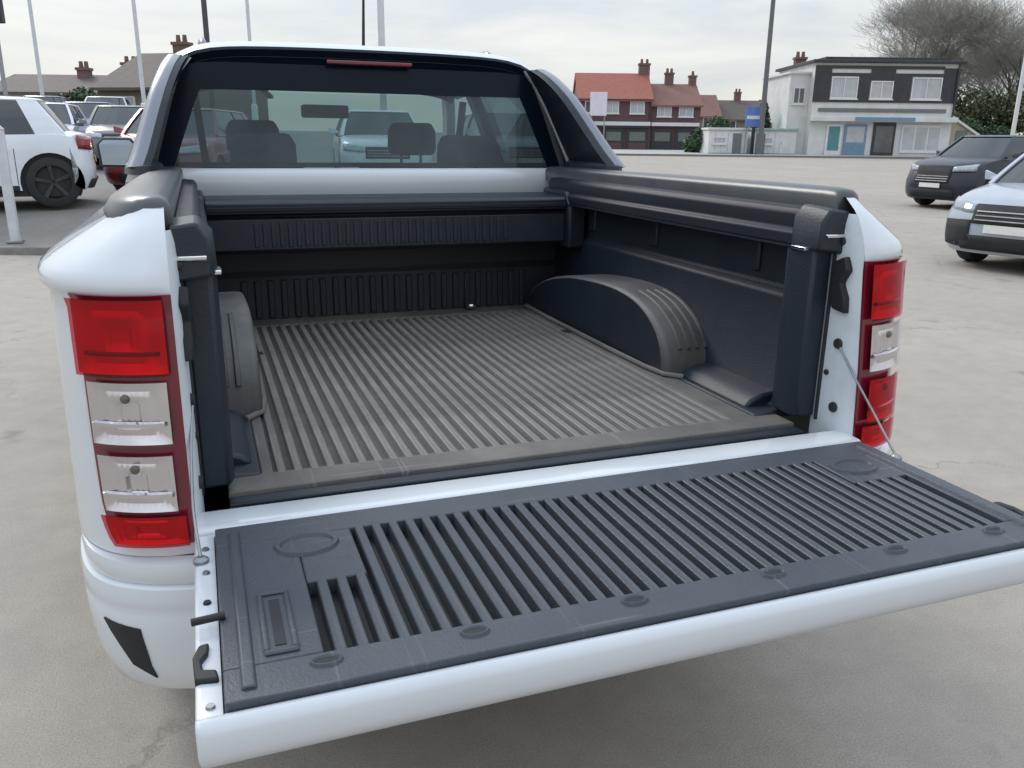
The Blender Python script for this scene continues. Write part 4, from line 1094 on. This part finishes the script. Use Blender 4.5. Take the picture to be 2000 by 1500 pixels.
for lab, u, v, pm, h in [
    ('blue car in the back row left of the brown roofed house', -13.6, 28.0, P_BLUE, 1.50),
    ('grey car in the back row above the white hatchback roof', -15.9, 28.2, P_GREY, 1.55),
    ('pale car in the back row at the far left edge', -18.2, 28.4, P_PALE, 1.60),
    ('black car in the second back row behind the grey one', -18.2, 34.0, P_BLK, 1.6),
    ('pale green tinted car in the second back row behind the blue one', -15.8, 34.0, P_PALE, 1.6),
    ('grey estate in the second back row at the far left', -20.6, 34.0, P_GREY, 1.62),
    ('white car in the front back row just above the white hatchback tail', -12.6, 23.4, P_WHITE, 1.55),
    ('dark grey car right of the white one in the front back row', -10.3, 23.2, P_GREY, 1.5)]:
    put_car('parked_car', lab, u, v, 0.35, -1, pm, fz, H=h, group='back rows of cars for sale')
for lab, u, v, pm in [('white car seen through the pickup cab, left of its mirror', -3.0, 19.0, P_WHITE), ('silver car seen through the pickup cab, right of its mirror', -0.2, 20.0, P_SILV)]:
    put_car('parked_car', lab, u, v, 0.25, -1, pm, fz, group='cars beyond the pickup cab')

# white post beside the hatchback
wp = thing('marker_post', 'white square post standing in front of the white hatchback', 'post', F(-6.50, 10.95, fz(-6, 10.95)))
WPM = mat('post_white', (0.60, 0.62, 0.66), 0.5, col2=(0.50, 0.51, 0.54), nscale=6)
MB().box(-0.055, 0.055, -0.055, 0.055, 0, 1.42).build('post_shaft', WPM, wp, bevel=0.01)
MB().loft([[(-0.06, -0.06, 1.42), (0.06, -0.06, 1.42), (0.06, 0.06, 1.42), (-0.06, 0.06, 1.42)], [(-0.02, -0.02, 1.47), (0.02, -0.02, 1.47), (0.02, 0.02, 1.47), (-0.02, 0.02, 1.47)]]).build('post_cap', WPM, wp)
MB().box(-0.09, 0.09, -0.09, 0.09, 0, 0.03).build('base_plate', STEEL, wp, bevel=0.004)

# ------------------------------------------------------------------ lamp posts and poles
POLEG = mat('pole_galvanised', (0.33, 0.34, 0.35), 0.5, 0.4, col2=(0.26, 0.27, 0.28), nscale=5)
POLED = mat('pole_dark', (0.075, 0.080, 0.088), 0.5, 0.2, col2=(0.055, 0.06, 0.066), nscale=5)
POLEW = mat('pole_pale', (0.66, 0.67, 0.68), 0.5, 0.1, col2=(0.58, 0.59, 0.6), nscale=5)
def lamp_post(label, u, v, h, m, rb=0.085, rt=0.05, base=True, arm=1.3, ad=1, zf=gz):
    t = thing('lamp_post', label, 'lamp post', F(u, v, zf(u, v)), YAW, 'tall lamp posts round the yard')
    MB().tube([(0, 0, 0), (0, 0, h * 0.5), (0, 0, h)], [rb, (rb + rt) / 2, rt], 12).build('post_shaft', m, t, smooth=60)
    if base: MB().tube([(0, 0, 0), (0, 0, 1.35), (0, 0, 1.40)], [rb * 1.7, rb * 1.7, rb], 12).build('post_base', m, t, smooth=50)
    MB().tube([(0, 0, h - 0.1), (ad * arm * 0.4, 0, h + 0.12), (ad * arm, 0, h + 0.15)], rt * 0.7, 8).build('post_arm', m, t, smooth=60)
    MB().loft([[(ad * arm + dx * k, dy * k, h + 0.15 + dz) for dx, dy in ((-0.3, -0.1), (0.3, -0.08), (0.3, 0.08), (-0.3, 0.1))] for dz, k in ((-0.05, 0.8), (0, 1), (0.07, 0.7))]).build('lantern', POLEG, t, bevel=0.02)
lamp_post('tall grey lamp post in front of the far hedge', 15.25, 54.0, 12.5, mat('pole_mid', (0.15, 0.155, 0.16), 0.5, 0.3, col2=(0.12, 0.125, 0.13), nscale=5), 0.17, 0.12)
lamp_post('dark lamp post rising behind the left of the pickup roof', -8.45, 24.5, 9.0, POLED, 0.075, 0.07, zf=fz)
lamp_post('faint pale pole just right of the dark one over the roof', -10.4, 35.0, 11.0, POLEW, 0.075, 0.06, zf=fz)
lamp_post('pale pole standing right of the pickup aerial', -3.75, 25.0, 9.0, POLEW, 0.10, 0.09, zf=fz)
lamp_post('thin pale pole at the far left above the car rows', -19.35, 36.0, 11.0, POLEW, 0.08, 0.06, zf=fz)
lamp_post('thin pale pole in front of the brown roofed house', -15.0, 35.5, 11.0, POLEW, 0.085, 0.065, zf=fz)
lamp_post('white pole at the right edge in front of the hedge', 14.55, 25.5, 9.5, POLEW, 0.06, 0.05, ad=1)

# ------------------------------------------------------------------ buildings
BRICKR = brick_mat('brick_purple', (0.125, 0.062, 0.068), (0.090, 0.048, 0.056), (0.16, 0.13, 0.125))
BRICKB = brick_mat('brick_brown', (0.20, 0.155, 0.125), (0.16, 0.125, 0.10), (0.25, 0.22, 0.2))
RENDERW = mat('white_render', (0.66, 0.66, 0.65), 0.85, col2=(0.56, 0.56, 0.55), nscale=1.5, bump=0.1, bscale=30)
TILER = mat('roof_tile_red', (0.34, 0.105, 0.070), 0.8, col2=(0.24, 0.085, 0.062), nscale=3, bump=0.5, bscale=14, stretch=(1, 1, 3))
TILEB = mat('roof_tile_brown', (0.115, 0.090, 0.078), 0.8, col2=(0.085, 0.068, 0.06), nscale=3, bump=0.5, bscale=14, stretch=(1, 1, 3))
TILEM = mat('roof_tile_mixed', (0.23, 0.105, 0.085), 0.8, col2=(0.155, 0.085, 0.075), nscale=3, bump=0.5, bscale=14, stretch=(1, 1, 3))
FRAMEW = mat('window_frame_white', (0.68, 0.68, 0.68), 0.45, col2=(0.6, 0.6, 0.6), nscale=6)
FASCD = mat('dark_fascia', (0.022, 0.024, 0.030), 0.5, col2=(0.034, 0.036, 0.042), nscale=3)
DOORG = mat('garage_grey', (0.16, 0.175, 0.175), 0.6, col2=(0.13, 0.14, 0.14), nscale=4)
TEAL = mat('teal_paint', (0.09, 0.26, 0.27), 0.5, col2=(0.07, 0.21, 0.22), nscale=5)
BLUEP = mat('blue_paint', (0.16, 0.27, 0.38), 0.5, col2=(0.13, 0.23, 0.33), nscale=5)
PANE = mat('window_pane', (0.055, 0.065, 0.075), 0.05, col2=(0.10, 0.11, 0.12), nscale=0.8, spec=0.7)
PANEL_ = mat('window_pane_curtained', (0.46, 0.47, 0.49), 0.12, col2=(0.36, 0.37, 0.39), nscale=1.2, coat=0.5)
CHIM = mat('chimney_brick', (0.19, 0.115, 0.095), 0.9, col2=(0.13, 0.085, 0.075), nscale=5, bump=0.3)

def window(par, x0, x1, z0, z1, y, frame=FRAMEW, pane=PANE, bars=1, ft=0.07):
    w_ = MB()
    w_.box(x0, x1, y - 0.05, y + 0.02, z0, z0 + ft).box(x0, x1, y - 0.05, y + 0.02, z1 - ft, z1)
    w_.box(x0, x0 + ft, y - 0.048, y + 0.018, z0 + ft, z1 - ft).box(x1 - ft, x1, y - 0.048, y + 0.018, z0 + ft, z1 - ft)
    for k in range(1, bars + 1):
        xx = x0 + (x1 - x0) * k / (bars + 1)
        w_.box(xx - ft * 0.4, xx + ft * 0.4, y - 0.046, y + 0.016, z0 + ft, z1 - ft)
    f_ = w_.build('window', frame, par)
    MB().box(x0 + ft * 0.6, x1 - ft * 0.6, y - 0.012, y + 0.010, z0 + ft * 0.6, z1 - ft * 0.6).build('pane', pane, f_)
    MB().box(x0 - 0.06, x1 + 0.06, y - 0.12, y + 0.03, z0 - 0.08, z0 - 0.003).build('sill', frame, f_)
def gable_roof(par, x0, x1, y0, y1, ze, zr, m, over=0.3, along='x'):
    th = 0.14
    ym = (y0 + y1) / 2
    if along == 'x':
        sl = (zr - ze) / (ym - y0)
        prof = [(y0 - over, ze - over * sl), (ym, zr), (y1 + over, ze - over * sl), (y1 + over, ze - over * sl - th), (ym, zr - th), (y0 - over, ze - over * sl - th)]
        rf = MB().prism_x(prof, x0 - over * 0.5, x1 + over * 0.5)
    else:
        xm = (x0 + x1) / 2; sl = (zr - ze) / (xm - x0)
        prof = [(x0 - over, ze - over * sl), (xm, zr), (x1 + over, ze - over * sl), (x1 + over, ze - over * sl - th), (xm, zr - th), (x0 - over, ze - over * sl - th)]
        rf = MB().prism_y(prof, y0 - over, y1 + over)
    return rf.build('roof', m, par)
def chimney(par, x, y, z0, z1, w_=0.8, d=0.55, pots=2):
    c_ = MB().box(x - w_ / 2, x + w_ / 2, y - d / 2, y + d / 2, z0, z1 - 0.15).box(x - w_ / 2 - 0.06, x + w_ / 2 + 0.06, y - d / 2 - 0.06, y + d / 2 + 0.06, z1 - 0.149, z1).build('chimney', CHIM, par)
    for k in range(pots):
        px = x - w_ / 2 + w_ * (k + 0.5) / pots
        MB().tube([(px, y, z1), (px, y, z1 + 0.35)], [0.13, 0.10], 10).build('chimney_pot', CHIM, c_, smooth=50)

def walls(par, x0, x1, y0, y1, z0, z1, m, gable=None):
    wl = MB().box(x0, x1, y0, y1, z0, z1)
    if gable:
        ym = (y0 + y1) / 2
        wl.prism_x([(y0, z1), (ym, gable), (y1, z1)], x0, x0 + 0.25).prism_x([(y0, z1), (ym, gable), (y1, z1)], x1 - 0.25, x1)
    return wl.build('wall', m, par)

# brick houses with shopfronts on the right of the cab
BZ0 = 0.45
def F0(u, v, z): return F(u, v, z)
h1 = thing('brick_house', 'purple brick house with bright red tiled roof beside the pickup cab', 'house', F(5.2, 72, BZ0), YAW)
walls(h1, 0, 5.95, 0, 7.0, -0.5, 4.4, BRICKR, 6.35)
gable_roof(h1, 0, 5.95, 0, 7.0, 4.4, 6.5, TILER)
window(h1, 2.2, 3.3, 3.15, 4.1, -0.02, pane=PANEL_); window(h1, 4.2, 5.4, 3.15, 4.1, -0.02, pane=PANEL_); window(h1, 0.5, 1.5, 3.15, 4.1, -0.02)
MB().box(-0.05, 5.90, -0.35, -0.001, 2.20, 2.50).build('fascia', FRAMEW, h1)
MB().box(0.0, 5.88, -0.28, -0.002, 2.02, 2.199).build('fascia_shadow_board', FASCD, h1)
for x0_, x1_ in ((0.2, 1.9), (2.1, 3.8), (4.0, 5.8)):
    fr_ = MB().box(x0_, x1_, -0.10, -0.003, 0.15, 2.0).build('shopfront', FASCD, h1)
    MB().box(x0_ + 0.25, x1_ - 0.25, -0.125, -0.101, 1.0, 1.7).build('pane', DOORG, fr_)
    MB().box(x0_ + 0.20, x1_ - 0.20, -0.128, -0.1005, 0.35, 0.85).build('lower_panel', BRICKR, fr_)
for hh_, x1_, yy_, ze_ in ((h1, 5.95, -0.28, 4.22), ):
    MB().tube([(-0.1, yy_, ze_), (x1_ + 0.1, yy_, ze_)], 0.06, 8).build('gutter', FASCD, hh_)
    MB().tube([(x1_ - 0.12, -0.07, ze_), (x1_ - 0.12, -0.07, 2.52)], 0.045, 8).build('downpipe', FASCD, hh_)
chimney(h1, 5.7, 3.5, 5.8, 7.3, 0.9, 0.6)
h2 = thing('brick_house', 'purple brick house with mixed brown roof next to the white cabins', 'house', F(11.2, 72, BZ0), YAW)
walls(h2, 0, 4.1, 0.4, 7.0, -0.5, 4.0, BRICKR, 5.55)
gable_roof(h2, 0, 4.1, 0.4, 7.0, 4.0, 5.7, TILEM)
window(h2, 0.5, 1.7, 2.95, 3.8, 0.38, pane=PANEL_); window(h2, 2.3, 3.5, 2.95, 3.8, 0.38, pane=PANEL_)
MB().box(0.05, 4.0, 0.05, 0.399, 2.20, 2.48).build('fascia', FRAMEW, h2)
for x0_, x1_ in ((0.15, 1.9), (2.1, 3.9)):
    fr_ = MB().box(x0_, x1_, 0.30, 0.397, 0.15, 2.0).build('shopfront', FASCD, h2)
    MB().box(x0_ + 0.25, x1_ - 0.25, 0.275, 0.299, 1.0, 1.7).build('pane', DOORG, fr_)
chimney(h2, 1.9, 3.7, 5.3, 6.6, 0.7, 0.5); chimney(h2, 3.9, 3.7, 5.0, 6.4, 0.6, 0.5, 1)
for lab, u, v, wd, ze, zr_, m in [('far terraced house with a pinkish roof behind the hedge', 17.5, 96, 5.0, 3.7, 5.9, TILEM), ('far terraced house with a brown roof, right of the pinkish one', 22.7, 97, 5.2, 3.4, 5.4, TILEB),
                                  ('far brick house seen low over the gap beside the lamp post', 28.5, 99, 5.0, 3.6, 5.6, TILEB)]:
    hh = thing('terraced_house', lab, 'house', F(u, v, 0.6), YAW, 'far terraced houses')
    walls(hh, 0, wd, 0, 7, -0.5, ze, BRICKB, zr_ - 0.15); gable_roof(hh, 0, wd, 0, 7, ze, zr_, m)
    window(hh, 0.6, 1.8, ze - 1.4, ze - 0.3, -0.02); window(hh, wd - 1.9, wd - 0.7, ze - 1.4, ze - 0.3, -0.02); chimney(hh, wd * 0.5, 3.5, zr_ - 0.4, zr_ + 0.9, 0.7, 0.5)

# pale sign board at the house corner
sb = thing('sign_board', 'pale pink sign board on two legs beside the pickup cab', 'sign', F(6.0, 70.5, gz(0, 70)), YAW)
SIGNP = mat('sign_pale', (0.72, 0.66, 0.74), 0.5, col2=(0.66, 0.60, 0.68), nscale=3)
MB().box(0, 1.35, -0.05, 0.05, 2.7, 4.5).build('sign_panel', SIGNP, sb, bevel=0.02)
for x_ in (0.15, 1.2): MB().tube([(x_, 0.08, 0), (x_, 0.08, 4.4)], 0.05, 8).build('leg', POLEG, sb)
bs = thing('sign_board', 'blue and white square sign in front of the hedge by the lamp post', 'sign', F(14.35, 54.6, gz(0, 54)), YAW)
MB().box(0, 0.95, -0.04, 0.04, 1.75, 2.98).build('sign_panel', mat('sign_blue', (0.12, 0.20, 0.48), 0.4, col2=(0.10, 0.17, 0.42), nscale=3), bs, bevel=0.015)
MB().box(0.08, 0.87, -0.055, -0.0405, 2.22, 2.42).build('sign_band', FRAMEW, bs)
for x_ in (0.12, 0.83): MB().tube([(x_, 0.07, 0), (x_, 0.07, 2.9)], 0.04, 8).build('leg', POLEG, bs)

# white cabins / low garages
def cabin(label, u, v, wd, h, roofm, accent):
    c_ = thing('site_cabin', label, 'cabin', F(u, v, gz(u, v)), YAW, 'white cabins along the far pavement')
    n_ = 6
    bk_ = MB().box(0, wd, 0, 2.4, 0.12, h).build('wall', RENDERW, c_)
    for k in range(n_):
        x0_ = wd * k / n_
        MB().box(x0_ + 0.01, x0_ + wd / n_ - 0.01, -0.035, -0.002, 0.16, h - 0.12).build('wall_panel', RENDERW, bk_)
    MB().box(-0.08, wd + 0.08, -0.12, 2.5, h + 0.002, h + 0.14).build('roof', roofm, c_, bevel=0.02)
    MB().box(-0.02, wd + 0.02, -0.06, 2.42, 0.0, 0.118).build('plinth', DOORG, c_)
    window(c_, wd * 0.12, wd * 0.44, 0.72, 1.12, -0.05, pane=PANEL_, bars=2, ft=0.05)
    d_ = MB().box(wd * 0.62, wd * 0.84, -0.07, -0.036, 0.14, h - 0.2).build('door', accent, c_)
    MB().box(wd * 0.645, wd * 0.66, -0.095, -0.071, 0.7, 0.85).build('door_handle', STEEL, d_)
cabin('white cabin with a grey panel next to the brick houses', 12.25, 55.0, 2.45, 1.55, RENDERW, DOORG)
cabin('white cabin with a greenish roof between lamp post and white building', 15.2, 55.5, 2.75, 1.55, mat('roof_green_grey', (0.30, 0.42, 0.38), 0.6, col2=(0.25, 0.36, 0.33), nscale=3), RENDERW)
gp = thing('gate_post', 'dark post between the two white cabins', 'post', F(14.95, 54.7, gz(0, 54)), YAW)
MB().box(-0.09, 0.09, -0.09, 0.09, 0, 1.85).build('post_shaft', FASCD, gp, bevel=0.01)
MB().loft([[(-0.11, -0.11, 1.852), (0.11, -0.11, 1.852), (0.11, 0.11, 1.852), (-0.11, 0.11, 1.852)], [(-0.02, -0.02, 1.95), (0.02, -0.02, 1.95), (0.02, 0.02, 1.95), (-0.02, 0.02, 1.95)]]).build('post_cap', FASCD, gp)

# the white two-storey building with a dark first-floor band
wb = thing('shop_building', 'white two storey shop with a black band of windows upstairs', 'building', F(18.55, 55, 0.62), YAW)
wl = MB().box(0, 8.9, 0, 7.5, -0.5, 5.60).build('wall', RENDERW, wb)
MB().box(-0.25, 9.15, -0.30, 7.7, 5.602, 5.78).build('roof', FASCD, wb, bevel=0.03)
MB().box(0.9, 8.0, 1.0, 6.5, 5.785, 6.05).build('roof_parapet', FASCD, wb, bevel=0.03)
# dark cladding around the windows upstairs: panels butted
clad = MB()
clad.box(-0.02, 1.0, -0.08, -0.002, 3.30, 5.45); clad.box(7.95, 8.92, -0.08, -0.002, 3.30, 5.35)
clad.box(1.002, 7.948, -0.078, -0.002, 3.30, 3.48)
clad.box(2.75, 3.45, -0.078, -0.002, 3.482, 4.85); clad.box(4.95, 6.0, -0.078, -0.002, 3.482, 4.85)
clad.box(3.452, 4.948, -0.078, -0.002, 4.60, 5.25); clad.box(1.002, 3.45, -0.077, -0.002, 4.852, 5.02); clad.box(4.95, 7.948, -0.077, -0.002, 4.852, 5.02)
clad.box(1.002, 7.948, -0.076, -0.002, 5.27, 5.45)
clad.build('dark_cladding', FASCD, wb)
window(wb, 1.05, 2.70, 3.52, 4.80, -0.04, pane=PANEL_, bars=1); window(wb, 3.50, 4.90, 3.52, 4.57, -0.04, pane=PANEL_, bars=1); window(wb, 6.05, 7.90, 3.52, 4.80, -0.04, pane=PANEL_, bars=1)
MB().box(0.4, 8.4, -0.06, -0.002, 2.72, 2.95).build('string_course', DOORG, wb)
MB().box(-0.1, 9.0, -0.55, -0.003, 2.15, 2.45).build('canopy', RENDERW, wb, bevel=0.03)
dr = MB().box(1.05, 2.05, -0.09, -0.004, 0.05, 2.0).build('door', FRAMEW, wb); MB().box(1.2, 1.9, -0.105, -0.0905, 0.4, 1.85).build('pane', TEAL, dr)
d2 = MB().box(2.2, 3.6, -0.09, -0.004, 0.05, 2.0).build('shop_window', BLUEP, wb); MB().box(2.35, 3.45, -0.10, -0.0905, 0.9, 1.85).build('pane', PANEL_, d2)
d3 = MB().box(4.0, 5.4, -0.09, -0.004, 0.0, 2.1).build('door', FASCD, wb); MB().box(4.15, 5.25, -0.10, -0.0905, 0.3, 1.9).build('pane', PANE, d3)
d4 = MB().box(5.8, 8.3, -0.09, -0.004, 0.3, 2.0).build('shop_window', FRAMEW, wb)
for k in range(3): MB().box(5.9 + 0.8 * k, 6.6 + 0.8 * k, -0.10, -0.0905, 0.5, 1.85).build('pane', PANEL_, d4)
MB().tube([(8.78, -0.14, 5.6), (8.78, -0.14, 2.46)], 0.05, 8).build('downpipe', FASCD, wb)
MB().box(2.6, 6.3, -0.62, -0.552, 2.20, 2.42).build('fascia_board', BLUEP, wb)
chimney(wb, 0.4, 4.5, 5.5, 6.3, 0.7, 0.5)
# side wing to the left, lower
MB().box(-1.25, -0.002, 0.8, 6.5, -0.5, 5.0).build('side_wing', RENDERW, wb)
window(wb, -1.0, -0.25, 3.2, 4.2, 0.78); MB().box(-1.4, 0.0, 0.6, 6.7, 5.002, 5.12).build('wing_roof', RENDERW, wb)
# beige shed on its right with a sloping roof
sh = thing('lean_to_shed', 'beige lean to shed with sloping roof right of the white shop', 'shed', F(27.55, 55.3, 0.62), YAW)
BEIGE = mat('beige_render', (0.42, 0.36, 0.27), 0.85, col2=(0.35, 0.30, 0.23), nscale=2)
MB().prism_y([(0, -0.4), (0, 2.4), (1.75, 1.35), (1.75, -0.4)], 0, 4).build('wall', BEIGE, sh)
MB().prism_y([(-0.05, 2.45), (-0.05, 2.6), (2.5, 1.08), (2.5, 0.93)], -0.2, 4.2).build('roof', RENDERW, sh)
MB().box(0.4, 1.1, -0.05, -0.002, 0.0, 1.7).build('door', DOORG, sh)

# houses on the left behind the car rows
lh = thing('brick_house', 'brown roofed house with a chimney left of the pickup cab', 'house', F(-20.4, 43, 1.06), YAW + R(-14))
BZ1 = 0
walls(lh, 0, 4.9, 0, 7.5, -0.5, 2.75, BRICKB, 4.35)
gable_roof(lh, 0, 4.9, 0, 7.5, 2.75, 4.5, TILEB, 0.35)
chimney(lh, 2.4, 3.7, 3.9, 5.0, 0.75, 0.55)
for x0_ in (0.6, 2.8): window(lh, x0_, x0_ + 1.5, 1.0, 2.2, -0.02, pane=PANEL_)
lf = thing('terraced_house', 'pale low house with dark windows at the far left edge', 'house', F(-29.0, 48, 1.13), YAW, 'far terraced houses')
walls(lf, 0, 8.3, 0, 7, -0.5, 2.6, RENDERW, 3.5); gable_roof(lf, 0, 8.3, 0, 7, 2.6, 3.65, TILEB)
for x0_ in (1.2, 3.4, 6.0): window(lf, x0_, x0_ + 1.2, 1.2, 2.2, -0.02)
chimney(lf, 6.9, 3.0, 3.3, 4.3, 0.8, 0.6); chimney(lf, 4.2, 3.0, 3.3, 4.0, 0.6, 0.6)
tb = thing('totem_sign', 'tall dark totem sign cut off by the left edge', 'sign', F(-15.18, 25.0, fz(0, 25)), YAW)
MB().box(0, 0.95, -0.12, 0.12, 3.60, 6.9).build('sign_panel', FASCD, tb, bevel=0.03)
for x_ in (0.25, 0.7): MB().tube([(x_, 0, 0), (x_, 0, 3.6)], 0.06, 10).build('leg', POLEG, tb)

# ------------------------------------------------------------------ vegetation
BARK = mat('bark_grey', (0.115, 0.105, 0.092), 0.9, col2=(0.075, 0.068, 0.06), nscale=6, bump=0.5)
TWIG = mat('twig_grey_brown', (0.33, 0.32, 0.285), 0.9, col2=(0.24, 0.225, 0.195), nscale=4)
def leafmat(name, a, b):
    return mat(name, a, 0.6, col2=b, nscale=1.6, lo=0.35, hi=0.65)
HEDGE = leafmat('hedge_leaf', (0.045, 0.068, 0.022), (0.095, 0.095, 0.045))
BUSH = leafmat('bush_leaf', (0.030, 0.075, 0.025), (0.060, 0.105, 0.045))
CONIF = leafmat('conifer_leaf', (0.018, 0.045, 0.025), (0.032, 0.065, 0.035))

def bare_tree(label, u, v, h, seed, spread=0.62):
    rnd = random.Random(seed)
    t = thing('bare_tree', label, 'tree', F(u, v, gz(u, v)))
    trunk, crown = MB(), MB()
    def grow(p, d, ln, r, lvl):
        n_ = 3 if lvl < 3 else 2
        pts = [p]; dd = d.copy()
        for k in range(n_):
            dd = (dd + Vector((rnd.uniform(-1, 1), rnd.uniform(-1, 1), rnd.uniform(-0.5, 0.8))) * 0.17).normalized()
            pts.append(pts[-1] + dd * ln / n_)
        rr = [r * (1 - 0.45 * k / n_) for k in range(n_ + 1)]
        (trunk if lvl < 3 else crown).tube(pts, rr, 7 if lvl < 2 else (5 if lvl < 3 else 3), cap=False)
        if lvl >= 6: return
        kids = [4, 5, 5, 5, 5, 3][lvl]
        for k in range(kids):
            f_ = rnd.uniform(0.45, 1.0) if k else 1.0
            i = min(int(f_ * n_), n_ - 1); q = pts[i].lerp(pts[i + 1], f_ * n_ - i)
            a = rnd.uniform(0, 2 * math.pi); sd_ = Vector((math.cos(a), math.sin(a), rnd.uniform(-0.15, 0.55)))
            nd = (dd * (1 - spread * 0.55) + sd_ * spread).normalized()
            grow(q, nd, ln * rnd.uniform(0.66, 0.86), max(0.009, rr[-1] * rnd.uniform(0.5, 0.72)), lvl + 1)
    grow(Vector((0, 0, -0.2)), Vector((0, 0, 1)), h * 0.20, h * 0.024, 0)
    trunk.build('trunk', BARK, t, smooth=60)
    crown.build('crown', TWIG, t)
bare_tree('leafless tree with a wide crown between the big one and the right edge', 37.0, 66, 17.5, 33)
bare_tree('big leafless tree behind the right of the white shop', 32.6, 68, 22.5, 5)
bare_tree('leafless tree at the right edge behind the hedge', 40.0, 72, 19.0, 21)
bare_tree('small leafless tree just behind the white shop roof', 28.6, 68, 14.5, 9)

def leafy(name, label, cat, u, v, blobs, n, m, size, seed, zf=gz, trunk_h=1.0):
    rnd = random.Random(seed)
    t = thing(name, label, cat, F(u, v, zf(u, v)), YAW)
    mb = MB()
    tot = sum(b[3] * b[4] * b[5] for b in blobs)
    for cx, cy_, cz, rx, ry_, rz in blobs:
        k = int(n * rx * ry_ * rz / tot)
        for _ in range(k):
            while True:
                p = Vector((rnd.uniform(-1, 1), rnd.uniform(-1, 1), rnd.uniform(-1, 1)))
                if 0.25 < p.length < 1: break
            p = p.normalized() * (p.length ** 0.45) * rnd.uniform(0.86, 1.12)
            c = Vector((cx + p.x * rx, cy_ + p.y * ry_, max(0.05, cz + p.z * rz)))
            a = Vector((rnd.uniform(-1, 1), rnd.uniform(-1, 1), rnd.uniform(-1, 1))).normalized()
            b = a.cross(Vector((rnd.uniform(-1, 1), rnd.uniform(-1, 1), rnd.uniform(-1, 1)))).normalized()
            s_ = size * rnd.uniform(0.6, 1.4)
            mb.add([c - a * s_, c + b * s_ * 0.5, c + a * s_, c - b * s_ * 0.5], [(0, 1, 2, 3)])
    mb.build('crown', m, t)
    MB().tube([(blobs[0][0], blobs[0][1], -0.1), (blobs[0][0] + 0.05, blobs[0][1], trunk_h * 0.6), (blobs[0][0], blobs[0][1] + 0.05, trunk_h)], [0.14, 0.11, 0.07], 8).build('trunk', BARK, t, smooth=60)
def rblobs(seed, w_, d, h, k):
    rnd = random.Random(seed); out = []
    for _ in range(k):
        x_ = rnd.uniform(-w_ / 2, w_ / 2); s_ = rnd.uniform(0.22, 0.34)
        zc = rnd.uniform(0.15, 0.80) * h * (1 - 0.35 * abs(2 * x_ / w_))
        out.append((x_, rnd.uniform(-d / 2, d / 2), zc, w_ * s_ * 0.75, d * s_, h * s_ * 0.75))
    return out
leafy('evergreen_bush', 'big olive green evergreen in front of the large bare tree', 'bush', 32.3, 60.0, rblobs(3, 9.0, 5.0, 5.6, 18), 14000, HEDGE, 0.13, 3, trunk_h=2)
leafy('evergreen_bush', 'darker green hedge bush low at the right edge', 'bush', 31.6, 58.5, rblobs(8, 5.0, 3.0, 3.4, 10), 6000, BUSH, 0.12, 8)
leafy('evergreen_bush', 'bright green bush behind the white cabin nearest the brick houses', 'bush', 13.6, 58.5, rblobs(12, 3.0, 2.6, 2.9, 10), 4200, BUSH, 0.12, 12)
leafy('conifer', 'narrow dark conifer right of the lamp post', 'tree', 16.4, 58.0, [(0, 0, 1.0, 0.6, 0.6, 1.0), (0, 0, 1.9, 0.5, 0.5, 1.0), (0, 0, 2.7, 0.34, 0.34, 0.8)], 2600, CONIF, 0.10, 14, trunk_h=2)
leafy('evergreen_bush', 'green bush between the blue sign and the white shop', 'bush', 17.6, 59.5, rblobs(19, 2.4, 2.2, 2.5, 8), 2600, BUSH, 0.12, 19)
leafy('evergreen_bush', 'dark shrub beside the house behind the back rows of cars', 'bush', -20.6, 40.5, rblobs(23, 2.6, 2.0, 2.7, 8), 2600, BUSH, 0.12, 23, zf=fz)
